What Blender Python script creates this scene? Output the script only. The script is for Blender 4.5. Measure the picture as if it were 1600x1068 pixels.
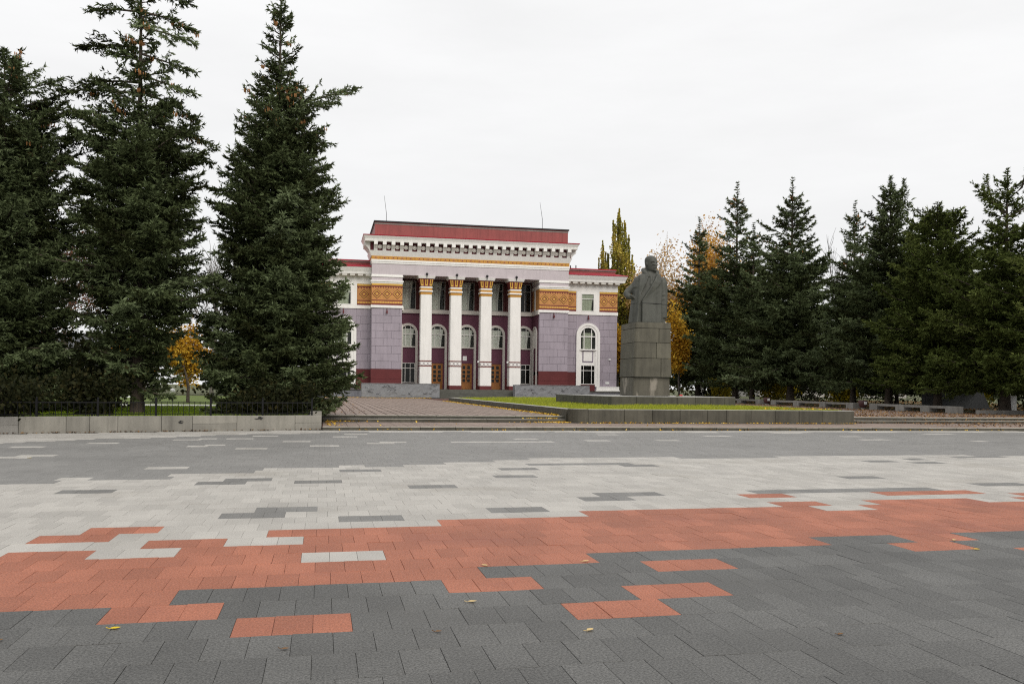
import bpy, bmesh, math, random
import numpy as np
from mathutils import Vector, Matrix

for o in list(bpy.data.objects):
    bpy.data.objects.remove(o, do_unlink=True)
SC = bpy.context.scene
COL = SC.collection
PI = math.pi
rnd = random.Random(7)

# ------------------------------------------------------------------ camera
HEAD = math.atan(297.0 / 1410.0)
cam_d = bpy.data.cameras.new('camera')
cam = bpy.data.objects.new('camera', cam_d)
COL.objects.link(cam)
cam.matrix_world = (Matrix.Translation((0, 0, 1.6)) @ Matrix.Rotation(-HEAD, 4, 'Z')
                    @ Matrix.Rotation(PI / 2, 4, 'X') @ Matrix.Rotation(0.011, 4, 'Z'))
cam_d.sensor_width = 36.0
cam_d.lens = 36.0 * 1410.0 / 1600.0
cam_d.shift_y = 0.0444
cam_d.clip_start = 0.1
cam_d.clip_end = 4000
SC.camera = cam

# ------------------------------------------------------------------ overcast sky, soft sun, exposure
SUN_EL, SUN_AZ = math.radians(38), math.radians(162)      # azimuth from +Y clockwise: behind the camera, to the right
wd = bpy.data.worlds.new('World')
SC.world = wd
wd.use_nodes = True
nt = wd.node_tree
nt.nodes.clear()
def N(tree, t, **kw):
    n = tree.nodes.new(t)
    for k, v in kw.items():
        setattr(n, k, v)
    return n
def setin(n, **kw):
    for k, v in kw.items():
        n.inputs[k.replace('_', ' ')].default_value = v
sky = N(nt, 'ShaderNodeTexSky', sky_type='NISHITA')
sky.sun_disc = False
sky.sun_elevation = SUN_EL
sky.sun_rotation = SUN_AZ
bw = N(nt, 'ShaderNodeRGBToBW')
tc = N(nt, 'ShaderNodeTexCoord')
sep = N(nt, 'ShaderNodeSeparateXYZ')
nt.links.new(tc.outputs['Generated'], sep.inputs[0])
# cloud deck: a touch brighter towards the zenith, faint streaks
grad = N(nt, 'ShaderNodeMapRange')
grad.inputs['From Min'].default_value = 0.0
grad.inputs['From Max'].default_value = 1.0
grad.inputs['To Min'].default_value = 9.05
grad.inputs['To Max'].default_value = 10.8
nt.links.new(sep.outputs['Z'], grad.inputs['Value'])
mp = N(nt, 'ShaderNodeMapping')
mp.inputs['Scale'].default_value = (1.6, 1.6, 7.0)
nt.links.new(tc.outputs['Generated'], mp.inputs[0])
cn = N(nt, 'ShaderNodeTexNoise')
setin(cn, Scale=2.2, Detail=6.0, Roughness=0.55)
nt.links.new(mp.outputs[0], cn.inputs['Vector'])
cr = N(nt, 'ShaderNodeMapRange')
cr.inputs['From Min'].default_value = 0.3
cr.inputs['From Max'].default_value = 0.7
cr.inputs['To Min'].default_value = 0.95
cr.inputs['To Max'].default_value = 1.03
nt.links.new(cn.outputs['Fac'], cr.inputs['Value'])
mul = N(nt, 'ShaderNodeMath', operation='MULTIPLY')
nt.links.new(grad.outputs[0], mul.inputs[0])
nt.links.new(cr.outputs[0], mul.inputs[1])
cc = N(nt, 'ShaderNodeVectorMath', operation='SCALE')
cc.inputs[0].default_value = (1.0, 1.0, 1.0)
nt.links.new(mul.outputs[0], cc.inputs['Scale'])
mx = N(nt, 'ShaderNodeMixRGB')
mx.inputs['Fac'].default_value = 0.97
nt.links.new(sky.outputs[0], mx.inputs['Color1'])
nt.links.new(cc.outputs[0], mx.inputs['Color2'])
bg = N(nt, 'ShaderNodeBackground')
bg.inputs['Strength'].default_value = 0.1
nt.links.new(mx.outputs[0], bg.inputs['Color'])
wo = N(nt, 'ShaderNodeOutputWorld')
nt.links.new(bg.outputs[0], wo.inputs[0])

sd = bpy.data.lights.new('sun', 'SUN')
sd.energy = 1.8
sd.angle = math.radians(40)
sd.color = (1.0, 0.94, 0.86)
sun = bpy.data.objects.new('sun', sd)
COL.objects.link(sun)
sdir = Vector((math.sin(SUN_AZ) * math.cos(SUN_EL), math.cos(SUN_AZ) * math.cos(SUN_EL), math.sin(SUN_EL)))
sun.rotation_euler = sdir.to_track_quat('Z', 'Y').to_euler()
sun.location = (0, -20, 60)

vs = SC.view_settings
vs.view_transform = 'Standard'
vs.look = 'None'
vs.gamma = 1.0
vs.use_curve_mapping = False
vs.exposure = 0.0
SC.cycles.use_denoising = False
SC.cycles.pixel_filter_type = 'BLACKMAN_HARRIS'
SC.cycles.filter_width = 1.15
SC.cycles.max_bounces = 6
SC.cycles.transparent_max_bounces = 8

# ------------------------------------------------------------------ materials
def mk(name, col, rough=0.8, var=0.15, scale=3.0, speck=0.0, speck_scale=60.0, bump=0.0, bump_scale=40.0,
       tone=0.0, spec=0.4, streak=0.0, col2=None, stretch=(1, 1, 1), metallic=0.0, blotch=None):
    """Procedural surface: base colour, broad noise, fine speckle, optional per-piece tone and relief."""
    m = bpy.data.materials.new(name)
    m.use_nodes = True
    t = m.node_tree
    b = t.nodes['Principled BSDF']
    b.inputs['Roughness'].default_value = rough
    b.inputs['Specular IOR Level'].default_value = spec
    b.inputs['Metallic'].default_value = metallic
    geo = N(t, 'ShaderNodeNewGeometry')
    mpn = N(t, 'ShaderNodeMapping')
    mpn.inputs['Scale'].default_value = stretch
    t.links.new(geo.outputs['Position'], mpn.inputs[0])
    no = N(t, 'ShaderNodeTexNoise')
    setin(no, Scale=scale, Detail=5.0, Roughness=0.6)
    t.links.new(mpn.outputs[0], no.inputs['Vector'])
    c2 = col2 if col2 else tuple(c * (1 - var) for c in col)
    c1 = col if col2 else tuple(min(1, c * (1 + var)) for c in col)
    ramp = N(t, 'ShaderNodeMapRange')
    ramp.inputs['From Min'].default_value = 0.32
    ramp.inputs['From Max'].default_value = 0.68
    t.links.new(no.outputs['Fac'], ramp.inputs['Value'])
    mix = N(t, 'ShaderNodeMixRGB')
    mix.inputs['Color1'].default_value = (*c2, 1)
    mix.inputs['Color2'].default_value = (*c1, 1)
    t.links.new(ramp.outputs[0], mix.inputs['Fac'])
    out = mix.outputs[0]
    if speck:
        n2 = N(t, 'ShaderNodeTexNoise')
        setin(n2, Scale=speck_scale, Detail=2.0, Roughness=0.7)
        t.links.new(geo.outputs['Position'], n2.inputs['Vector'])
        r2 = N(t, 'ShaderNodeMapRange')
        r2.inputs['From Min'].default_value = 0.3
        r2.inputs['From Max'].default_value = 0.7
        r2.inputs['To Min'].default_value = 1 - speck
        r2.inputs['To Max'].default_value = 1 + speck
        t.links.new(n2.outputs['Fac'], r2.inputs['Value'])
        vm = N(t, 'ShaderNodeVectorMath', operation='SCALE')
        t.links.new(out, vm.inputs[0])
        t.links.new(r2.outputs[0], vm.inputs['Scale'])
        out = vm.outputs[0]
    if tone:
        at = N(t, 'ShaderNodeAttribute', attribute_name='tone')
        oi = N(t, 'ShaderNodeObjectInfo')
        ad = N(t, 'ShaderNodeMath', operation='ADD')
        t.links.new(at.outputs['Fac'], ad.inputs[0])
        t.links.new(oi.outputs['Random'], ad.inputs[1])
        fr = N(t, 'ShaderNodeMath', operation='FRACT')
        t.links.new(ad.outputs[0], fr.inputs[0])
        r3 = N(t, 'ShaderNodeMapRange')
        r3.inputs['To Min'].default_value = 1 - tone
        r3.inputs['To Max'].default_value = 1 + tone
        t.links.new(fr.outputs[0], r3.inputs['Value'])
        vm = N(t, 'ShaderNodeVectorMath', operation='SCALE')
        t.links.new(out, vm.inputs[0])
        t.links.new(r3.outputs[0], vm.inputs['Scale'])
        out = vm.outputs[0]
    if streak:
        ms = N(t, 'ShaderNodeMapping')
        ms.inputs['Scale'].default_value = (3.0, 3.0, 0.25)
        t.links.new(geo.outputs['Position'], ms.inputs[0])
        n4 = N(t, 'ShaderNodeTexNoise')
        setin(n4, Scale=1.4, Detail=6.0, Roughness=0.65)
        t.links.new(ms.outputs[0], n4.inputs['Vector'])
        r4 = N(t, 'ShaderNodeMapRange')
        r4.inputs['From Min'].default_value = 0.45
        r4.inputs['From Max'].default_value = 0.75
        r4.inputs['To Min'].default_value = 1.0
        r4.inputs['To Max'].default_value = 1.0 - streak
        t.links.new(n4.outputs['Fac'], r4.inputs['Value'])
        vm = N(t, 'ShaderNodeVectorMath', operation='SCALE')
        t.links.new(out, vm.inputs[0])
        t.links.new(r4.outputs[0], vm.inputs['Scale'])
        out = vm.outputs[0]
    if blotch:
        bc, bs, lo, hi = blotch
        n5 = N(t, 'ShaderNodeTexNoise')
        setin(n5, Scale=bs, Detail=4.0, Roughness=0.55)
        t.links.new(mpn.outputs[0], n5.inputs['Vector'])
        r5 = N(t, 'ShaderNodeMapRange')
        r5.inputs['From Min'].default_value = lo
        r5.inputs['From Max'].default_value = hi
        t.links.new(n5.outputs['Fac'], r5.inputs['Value'])
        m5 = N(t, 'ShaderNodeMixRGB')
        m5.inputs['Color2'].default_value = (*bc, 1)
        t.links.new(out, m5.inputs['Color1'])
        t.links.new(r5.outputs[0], m5.inputs['Fac'])
        out = m5.outputs[0]
    t.links.new(out, b.inputs['Base Color'])
    if bump:
        n3 = N(t, 'ShaderNodeTexNoise')
        setin(n3, Scale=bump_scale, Detail=3.0, Roughness=0.6)
        t.links.new(geo.outputs['Position'], n3.inputs['Vector'])
        bp = N(t, 'ShaderNodeBump')
        bp.inputs['Strength'].default_value = bump
        bp.inputs['Distance'].default_value = 0.01
        t.links.new(n3.outputs['Fac'], bp.inputs['Height'])
        t.links.new(bp.outputs[0], b.inputs['Normal'])
    return m

def leafmat(name, cols, rough=0.6, trans=0.25):
    """Leaf or needle colour picked per piece by the 'tone' attribute."""
    m = bpy.data.materials.new(name)
    m.use_nodes = True
    t = m.node_tree
    b = t.nodes['Principled BSDF']
    b.inputs['Roughness'].default_value = rough
    b.inputs['Specular IOR Level'].default_value = 0.06
    at = N(t, 'ShaderNodeAttribute', attribute_name='tone')
    rp = N(t, 'ShaderNodeValToRGB')
    el = rp.color_ramp.elements
    while len(el) < len(cols):
        el.new(0.5)
    for i, c in enumerate(cols):
        el[i].position = i / (len(cols) - 1)
        el[i].color = (*c, 1)
    t.links.new(at.outputs['Fac'], rp.inputs[0])
    t.links.new(rp.outputs[0], b.inputs['Base Color'])
    if trans:
        tr = N(t, 'ShaderNodeBsdfTranslucent')
        t.links.new(rp.outputs[0], tr.inputs['Color'])
        ms = N(t, 'ShaderNodeMixShader')
        ms.inputs[0].default_value = trans
        t.links.new(b.outputs[0], ms.inputs[1])
        t.links.new(tr.outputs[0], ms.inputs[2])
        t.links.new(ms.outputs[0], t.nodes['Material Output'].inputs[0])
    return m

def glassmat(name, tint=(0.03, 0.035, 0.04), clear=0.55, sp=0.6):
    m = bpy.data.materials.new(name)
    m.use_nodes = True
    t = m.node_tree
    b = t.nodes['Principled BSDF']
    b.inputs['Base Color'].default_value = (*tint, 1)
    b.inputs['Roughness'].default_value = 0.06
    b.inputs['Specular IOR Level'].default_value = sp
    tr = N(t, 'ShaderNodeBsdfTransparent')
    tr.inputs['Color'].default_value = (0.95, 0.97, 0.95, 1)
    ms = N(t, 'ShaderNodeMixShader')
    ms.inputs[0].default_value = clear
    t.links.new(b.outputs[0], ms.inputs[1])
    t.links.new(tr.outputs[0], ms.inputs[2])
    t.links.new(ms.outputs[0], t.nodes['Material Output'].inputs[0])
    return m

M = {}
M['tile_dark'] = mk('dark_grey_paver', (0.098, 0.097, 0.092), 0.62, 0.16, 0.8, 0.58, 66, 0.6, 120, 0.15, 0.45, blotch=((0.088, 0.086, 0.08), 0.45, 0.56, 0.75))
M['tile_red'] = mk('red_paver', (0.335, 0.124, 0.074), 0.65, 0.14, 0.8, 0.36, 66, 0.5, 120, 0.12, 0.3, blotch=((0.27, 0.10, 0.066), 0.6, 0.55, 0.75))
M['tile_white'] = mk('pale_paver', (0.40, 0.382, 0.35), 0.65, 0.1, 0.7, 0.2, 75, 0.4, 120, 0.09, 0.35, blotch=((0.31, 0.29, 0.255), 0.4, 0.56, 0.75))
M['tile_mid'] = mk('mid_sheen_grey_paver', (0.17, 0.166, 0.157), 0.6, 0.12, 1.3, 0.3, 75, 0.4, 120, 0.08, 0.4)  # dark pavers midway back, low-angle sky sheen lightened into the colour
M['tile_far'] = mk('far_sheen_grey_paver', (0.205, 0.2, 0.19), 0.65, 0.1, 0.35, 0.2, 75, 0.3, 120, 0.05, 0.4)  # far dark pavers: grazing sky sheen and dust painted in as paler grey
M['bed'] = mk('sand_bed', (0.06, 0.057, 0.05), 0.95, 0.3, 5)
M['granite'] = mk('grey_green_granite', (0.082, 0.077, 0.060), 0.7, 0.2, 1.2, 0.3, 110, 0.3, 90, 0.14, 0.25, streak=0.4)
M['granite_top'] = mk('sky_lit_granite_top', (0.36, 0.355, 0.33), 0.75, 0.15, 1.0, 0.2, 60, 0.2, 60, 0.0, 0.3)  # sky light on planter and plinth tops, put into a paler granite
M['granite_wall'] = mk('grey_wall_granite', (0.245, 0.232, 0.20), 0.75, 0.13, 1.3, 0.25, 110, 0.35, 90, 0.11, 0.35, streak=0.3)
M['granite_kerb'] = mk('shaded_kerb_granite', (0.085, 0.078, 0.06), 0.75, 0.22, 2.2, 0.25, 110, 0.3, 90, 0.14, 0.25, streak=0.3)  # shade on kerb and riser fronts is darkened into this colour
M['kerb_top'] = mk('lit_kerb_top', (0.35, 0.325, 0.28), 0.75, 0.2, 1.5, 0.2, 60, 0.2, 60, 0.0, 0.3)  # same kerb stone, sky light on its top faces painted in
M['statue'] = mk('dark_statue_granite', (0.083, 0.085, 0.073), 0.6, 0.2, 1.0, 0.3, 45, 0.3, 60, 0.0, 0.3, streak=0.35)
M['pedestal'] = mk('pedestal_granite', (0.108, 0.100, 0.076), 0.65, 0.18, 1.4, 0.25, 90, 0.3, 70, 0.14, 0.3, streak=0.4)
M['pedestal_stained'] = mk('stained_pedestal_granite', (0.10, 0.092, 0.07), 0.65, 0.18, 1.4, 0.25, 90, 0.3, 70, 0.0, 0.3, streak=0.3, stretch=(1, 1, 0.28), blotch=((0.25, 0.225, 0.185), 1.6, 0.50, 0.58))
M['slab_pave'] = mk('brown_pavement', (0.245, 0.19, 0.16), 0.8, 0.14, 0.4, 0.1, 30, 0.1, 60, 0.06, 0.3)
M['slab_joint'] = mk('reddish_joint', (0.10, 0.05, 0.038), 0.9, 0.2, 2)
M['white'] = mk('white_wall_paint', (0.83, 0.815, 0.785), 0.7, 0.03, 1.2, 0.03, 30, 0.1, 30, 0.0, 0.3, streak=0.12)
M['cream'] = mk('cream_trim_paint', (0.60, 0.575, 0.53), 0.7, 0.04, 1.2, 0.03, 30, 0.0, 30, 0.0, 0.3)
M['lavender'] = mk('lavender_cladding', (0.35, 0.308, 0.352), 0.75, 0.07, 0.6, 0.06, 40, 0.15, 60, 0.045, 0.3, streak=0.16)
M['lavender_pale'] = mk('pale_lavender_plaster', (0.54, 0.485, 0.505), 0.8, 0.05, 0.8, 0.04, 40, 0.1, 60, 0.0, 0.3, streak=0.1)
M['lavender_joint'] = mk('lavender_joint', (0.20, 0.165, 0.22), 0.9, 0.1, 2)
M['plum'] = mk('plum_wall_paint', (0.125, 0.045, 0.072), 0.75, 0.1, 0.9, 0.05, 40, 0.1, 40, 0.0, 0.3)
M['oxblood'] = mk('oxblood_plinth', (0.115, 0.022, 0.023), 0.7, 0.12, 1.0, 0.08, 40, 0.15, 40, 0.06, 0.35)
M['red_brown'] = mk('red_brown_wall', (0.085, 0.022, 0.02), 0.75, 0.15, 1.0)
M['roof_red'] = mk('faded_red_metal', (0.275, 0.064, 0.058), 0.55, 0.12, 0.7, 0.05, 20, 0.1, 10, 0.0, 0.4, streak=0.22)
M['roof_bright'] = mk('crimson_metal', (0.36, 0.014, 0.035), 0.45, 0.1, 0.8)
M['dark_metal'] = mk('dark_metal', (0.02, 0.019, 0.02), 0.5, 0.2, 3)
M['fence_iron'] = mk('black_iron_paint', (0.007, 0.007, 0.008), 0.6, 0.2, 3, spec=0.2)
M['ochre'] = mk('ochre_paint', (0.52, 0.26, 0.045), 0.7, 0.1, 1.5, 0.06, 20)
M['rust'] = mk('rust_red_paint', (0.17, 0.032, 0.028), 0.7, 0.12, 1.5, 0.06, 20)
M['gold'] = mk('golden_paint', (0.66, 0.40, 0.075), 0.65, 0.1, 1.5)
M['tan'] = mk('tan_orange_paint', (0.50, 0.235, 0.075), 0.7, 0.1, 1.5, 0.06, 20)
M['maroon'] = mk('maroon_recess', (0.075, 0.012, 0.016), 0.8, 0.1, 1.5)
M['wood'] = mk('orange_door_wood', (0.33, 0.13, 0.03), 0.5, 0.2, 4, 0.1, 30, 0.1, 30, 0.0, 0.4, stretch=(4, 4, 0.6))
M['frame_white'] = mk('white_window_frame', (0.74, 0.73, 0.70), 0.5, 0.03, 2)
M['frame_grey'] = mk('grey_window_frame', (0.34, 0.33, 0.31), 0.5, 0.05, 2)
M['room'] = mk('unlit_room_panel', (0.035, 0.033, 0.03), 0.9, 0.2, 1)  # shade of the unlit rooms, painted as a dark colour
M['curtain'] = mk('pale_curtain', (0.85, 0.84, 0.80), 0.9, 0.06, 2, stretch=(8, 8, 0.5))
M['curtain_green'] = mk('greenish_blind', (0.48, 0.50, 0.40), 0.9, 0.08, 2, stretch=(8, 8, 0.5))
M['glass'] = glassmat('window_glass', clear=0.9)
M['glass_dark'] = glassmat('dark_glass', (0.010, 0.010, 0.009), 0.3, 0.3)
M['rock_slab'] = mk('rough_grey_stone', (0.215, 0.222, 0.232), 0.8, 0.1, 3.0, 0.3, 30, 0.6, 18, 0.0, 0.3)
M['rock_dark'] = mk('dark_stone_vein', (0.05, 0.05, 0.055), 0.85, 0.2, 3)
M['base_stone'] = mk('blue_grey_base', (0.20, 0.205, 0.225), 0.8, 0.2, 0.8, 0.1, 30, 0.2, 30, 0.0, 0.3, streak=0.35)
M['stair'] = mk('dark_stair_stone', (0.10, 0.10, 0.085), 0.75, 0.2, 1.5, 0.25, 60, 0.2, 60, 0.08, 0.35)
M['lawn'] = mk('lawn_soil', (0.10, 0.14, 0.02), 0.95, 0.3, 1.2, 0.3, 30)
M['earth'] = mk('leafy_earth', (0.085, 0.075, 0.035), 0.95, 0.3, 0.5, 0.35, 12, col2=(0.06, 0.085, 0.02))
M['path'] = mk('pale_path', (0.55, 0.54, 0.52), 0.85, 0.1, 1)
M['bark'] = mk('spruce_bark', (0.075, 0.058, 0.045), 0.9, 0.3, 6, 0.3, 30, 0.8, 14, stretch=(1, 1, 0.25))
M['bark_grey'] = mk('grey_bark', (0.11, 0.098, 0.085), 0.9, 0.3, 5, 0.3, 30, 0.7, 14, stretch=(1, 1, 0.25))
M['bark_birch'] = mk('birch_bark', (0.48, 0.46, 0.42), 0.8, 0.1, 4, blotch=((0.05, 0.045, 0.04), 3.0, 0.58, 0.64))
M['cone'] = mk('spruce_cone', (0.30, 0.145, 0.05), 0.8, 0.25, 3)
M['needle'] = leafmat('spruce_needles', [(0.024, 0.027, 0.009), (0.062, 0.079, 0.031), (0.114, 0.145, 0.066), (0.195, 0.24, 0.125)], 0.7, 0.12)
M['needle_green'] = leafmat('green_spruce_needles', [(0.024, 0.028, 0.007), (0.061, 0.081, 0.019), (0.113, 0.143, 0.038), (0.185, 0.215, 0.063)], 0.7, 0.12)
M['leaf_poplar'] = leafmat('poplar_leaves', [(0.18, 0.18, 0.035), (0.38, 0.34, 0.06), (0.62, 0.50, 0.11)])
M['leaf_birch'] = leafmat('birch_leaves', [(0.36, 0.17, 0.02), (0.55, 0.29, 0.035), (0.62, 0.42, 0.16)])
M['leaf_birch_pale'] = leafmat('pale_birch_leaves', [(0.50, 0.28, 0.10), (0.58, 0.40, 0.18), (0.62, 0.48, 0.28)])
M['leaf_maple'] = leafmat('yellow_maple_leaves', [(0.32, 0.15, 0.018), (0.52, 0.29, 0.026), (0.64, 0.43, 0.06)])
M['leaf_bush'] = leafmat('yellow_green_leaves', [(0.13, 0.12, 0.01), (0.26, 0.21, 0.015), (0.42, 0.31, 0.02)])
M['leaf_rust'] = leafmat('rusty_leaves', [(0.09, 0.04, 0.022), (0.15, 0.065, 0.038), (0.2, 0.10, 0.06)])
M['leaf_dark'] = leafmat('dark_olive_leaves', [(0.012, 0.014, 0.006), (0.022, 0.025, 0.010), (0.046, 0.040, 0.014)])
M['grass'] = leafmat('grass_blades', [(0.20, 0.23, 0.025), (0.34, 0.38, 0.035), (0.50, 0.47, 0.07)], 0.6, 0.3)
M['grass_far'] = leafmat('lawn_blades', [(0.09, 0.15, 0.01), (0.17, 0.26, 0.015), (0.26, 0.30, 0.02)], 0.6, 0.3)
M['litter'] = leafmat('fallen_leaves', [(0.36, 0.17, 0.025), (0.56, 0.33, 0.035), (0.70, 0.46, 0.05), (0.66, 0.50, 0.20)], 0.7, 0.15)
M['litter_brown'] = leafmat('brown_fallen_leaves', [(0.085, 0.045, 0.024), (0.15, 0.085, 0.045), (0.23, 0.135, 0.065), (0.38, 0.23, 0.08)], 0.75, 0.1)
M['yellow_leaf'] = leafmat('yellow_leaf', [(0.75, 0.52, 0.02), (0.78, 0.6, 0.06)], 0.6, 0.2)
M['pale_leaf'] = leafmat('pale_leaf', [(0.62, 0.46, 0.22), (0.72, 0.56, 0.30)], 0.6, 0.2)
M['paint_black'] = mk('black_spray_paint', (0.012, 0.012, 0.012), 0.6, 0.2, 5)
M['bin'] = mk('dark_red_bin_paint', (0.075, 0.03, 0.03), 0.5, 0.2, 3)
M['lamp_white'] = mk('white_plastic', (0.75, 0.75, 0.74), 0.4, 0.03, 3)
M['concrete'] = mk('pale_concrete', (0.24, 0.23, 0.21), 0.85, 0.12, 1.2, 0.15, 40, 0.2, 40, 0.1, 0.3, streak=0.25)
M['dark_panel'] = mk('dark_grey_panel', (0.06, 0.062, 0.066), 0.6, 0.12, 1.0, 0.1, 20, streak=0.1)
M['car_paint'] = mk('white_car_paint', (0.70, 0.71, 0.72), 0.25, 0.03, 2, spec=0.6)
M['rubber'] = mk('black_rubber', (0.015, 0.015, 0.015), 0.8, 0.2, 3)
M['jacket_red'] = mk('red_jacket', (0.55, 0.02, 0.03), 0.8, 0.1, 5)
M['jacket_white'] = mk('white_jacket', (0.65, 0.66, 0.68), 0.8, 0.1, 5)
M['trousers'] = mk('dark_trousers', (0.02, 0.022, 0.03), 0.85, 0.1, 5)
M['skin'] = mk('skin', (0.45, 0.26, 0.18), 0.6, 0.05, 5)
M['hair'] = mk('dark_hair', (0.025, 0.018, 0.012), 0.7, 0.2, 5)
M['far_wall'] = mk('pale_far_wall', (0.42, 0.40, 0.37), 0.85, 0.08, 0.5)

# ------------------------------------------------------------------ mesh helpers
class MB:
    """Collects vertices and faces (with a material slot and a tone per face); build() links them as ONE mesh object."""
    def __init__(s):
        s.v, s.f, s.mi, s.tn = [], [], [], []
    def add(s, vs_, fs_, mi=0, tone=0.0):
        n = len(s.v)
        s.v.extend(vs_)
        for f in fs_:
            s.f.append([i + n for i in f])
            s.mi.append(mi)
            s.tn.append(tone)
        return s
    def box(s, x0, x1, y0, y1, z0, z1, mi=0, tone=0.0):
        v = [(x0, y0, z0), (x1, y0, z0), (x1, y1, z0), (x0, y1, z0), (x0, y0, z1), (x1, y0, z1), (x1, y1, z1), (x0, y1, z1)]
        return s.add(v, [(0, 3, 2, 1), (4, 5, 6, 7), (0, 1, 5, 4), (1, 2, 6, 5), (2, 3, 7, 6), (3, 0, 4, 7)], mi, tone)
    def cbox(s, x0, x1, y0, y1, z0, z1, c=0.01, mi=0, tone=0.0, top=None):
        """Box with all top edges and vertical corners chamfered."""
        def ring(i, z, k):
            return [(x0 + i + k, y0 + i, z), (x1 - i - k, y0 + i, z), (x1 - i, y0 + i + k, z), (x1 - i, y1 - i - k, z),
                    (x1 - i - k, y1 - i, z), (x0 + i + k, y1 - i, z), (x0 + i, y1 - i - k, z), (x0 + i, y0 + i + k, z)]
        v = ring(0, z0, c) + ring(0, z1 - c, c) + ring(c, z1, c * 0.5)
        f = []
        for r in (0, 8):
            for i in range(8):
                j = (i + 1) % 8
                f.append((r + i, r + j, r + 8 + j, r + 8 + i))
        f.append(tuple(range(16, 24)))
        f.append(tuple(range(7, -1, -1)))
        s.add(v, f, mi, tone)
        if top is not None:
            for q in list(range(8, 17)):
                s.mi[len(s.mi) - 18 + q] = top
        return s
    def prism(s, poly, a0, a1, axis='Y', mi=0, tone=0.0):
        """Extrude a 2-D outline along an axis. axis Y: outline in (x, z); X: (y, z); Z: (x, y)."""
        n = len(poly)
        def pt(p, a):
            return {'Y': (p[0], a, p[1]), 'X': (a, p[0], p[1]), 'Z': (p[0], p[1], a)}[axis]
        v = [pt(p, a0) for p in poly] + [pt(p, a1) for p in poly]
        f = [(i, (i + 1) % n, n + (i + 1) % n, n + i) for i in range(n)]
        f += [tuple(range(n - 1, -1, -1)), tuple(range(n, 2 * n))]
        return s.add(v, f, mi, tone)
    def loft(s, rings, caps=True, mi=0, tone=0.0):
        n = len(rings[0])
        v = [p for r in rings for p in r]
        f = []
        for k in range(len(rings) - 1):
            for i in range(n):
                j = (i + 1) % n
                f.append((k * n + i, k * n + j, (k + 1) * n + j, (k + 1) * n + i))
        if caps:
            f += [tuple(range(n - 1, -1, -1)), tuple(range((len(rings) - 1) * n, len(rings) * n))]
        return s.add(v, f, mi, tone)
    def tube(s, pts, rad, n=8, caps=True, mi=0, tone=0.0):
        rings = []
        for i, p in enumerate(pts):
            p = Vector(p)
            a = Vector(pts[max(0, i - 1)])
            b = Vector(pts[min(len(pts) - 1, i + 1)])
            d = (b - a).normalized()
            u = d.orthogonal().normalized() if abs(d.z) > 0.95 else Vector((0, 0, 1)).cross(d).normalized()
            w = d.cross(u)
            r = rad[i] if hasattr(rad, '__len__') else rad
            rings.append([tuple(p + u * r * math.cos(2 * PI * k / n) + w * r * math.sin(2 * PI * k / n)) for k in range(n)])
        return s.loft(rings, caps, mi, tone)
    def ball(s, c, r, nu=10, nv=7, mi=0, tone=0.0):
        rx, ry, rz = r if hasattr(r, '__len__') else (r, r, r)
        rings = []
        for j in range(nv + 1):
            th = -PI / 2 + PI * (0.04 + 0.92 * j / nv)
            rings.append([(c[0] + rx * math.cos(th) * math.cos(2 * PI * i / nu), c[1] + ry * math.cos(th) * math.sin(2 * PI * i / nu),
                           c[2] + rz * math.sin(th)) for i in range(nu)])
        return s.loft(rings, True, mi, tone)
    def arch(s, cx, zs, ro, ri, z0, y0, y1, n=14, mi=0):
        """Arched band: legs from z0 to the springing zs, half ring above."""
        o = [(cx - ro, z0)] + [(cx - ro * math.cos(PI * i / n), zs + ro * math.sin(PI * i / n)) for i in range(n + 1)] + [(cx + ro, z0)]
        q = [(cx - ri, z0)] + [(cx - ri * math.cos(PI * i / n), zs + ri * math.sin(PI * i / n)) for i in range(n + 1)] + [(cx + ri, z0)]
        m = len(o)
        v = [(x, y0, z) for x, z in o] + [(x, y0, z) for x, z in q] + [(x, y1, z) for x, z in o] + [(x, y1, z) for x, z in q]
        f = []
        for i in range(m - 1):
            f += [(i, m + i, m + i + 1, i + 1), (i, i + 1, 2 * m + i + 1, 2 * m + i), (m + i + 1, m + i, 3 * m + i, 3 * m + i + 1),
                  (2 * m + i, 2 * m + i + 1, 3 * m + i + 1, 3 * m + i)]
        f += [(0, 2 * m, 3 * m, m), (m - 1, 2 * m - 1, 4 * m - 1, 3 * m - 1)]
        return s.add(v, f, mi)
    def mesh(s, name, mats, org=(0, 0, 0), smooth=False):
        me = bpy.data.meshes.new(name)
        ox, oy, oz = org
        me.from_pydata([(x - ox, y - oy, z - oz) for x, y, z in s.v], [], s.f)
        mats = mats if isinstance(mats, (list, tuple)) else [mats]
        for m in mats:
            me.materials.append(m)
        if len(mats) > 1:
            me.polygons.foreach_set('material_index', s.mi)
        if any(s.tn):
            a = me.attributes.new('tone', 'FLOAT', 'FACE')
            a.data.foreach_set('value', s.tn)
        bm = bmesh.new()
        bm.from_mesh(me)
        bmesh.ops.recalc_face_normals(bm, faces=bm.faces)
        bm.to_mesh(me)
        bm.free()
        if smooth:
            me.polygons.foreach_set('use_smooth', [True] * len(me.polygons))
        return me
    def build(s, name, mats, parent=None, smooth=False, **tags):
        org = world_of(parent) if parent else (0, 0, 0)
        return link(name, s.mesh(name, mats, org, smooth), parent, **tags)

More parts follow.
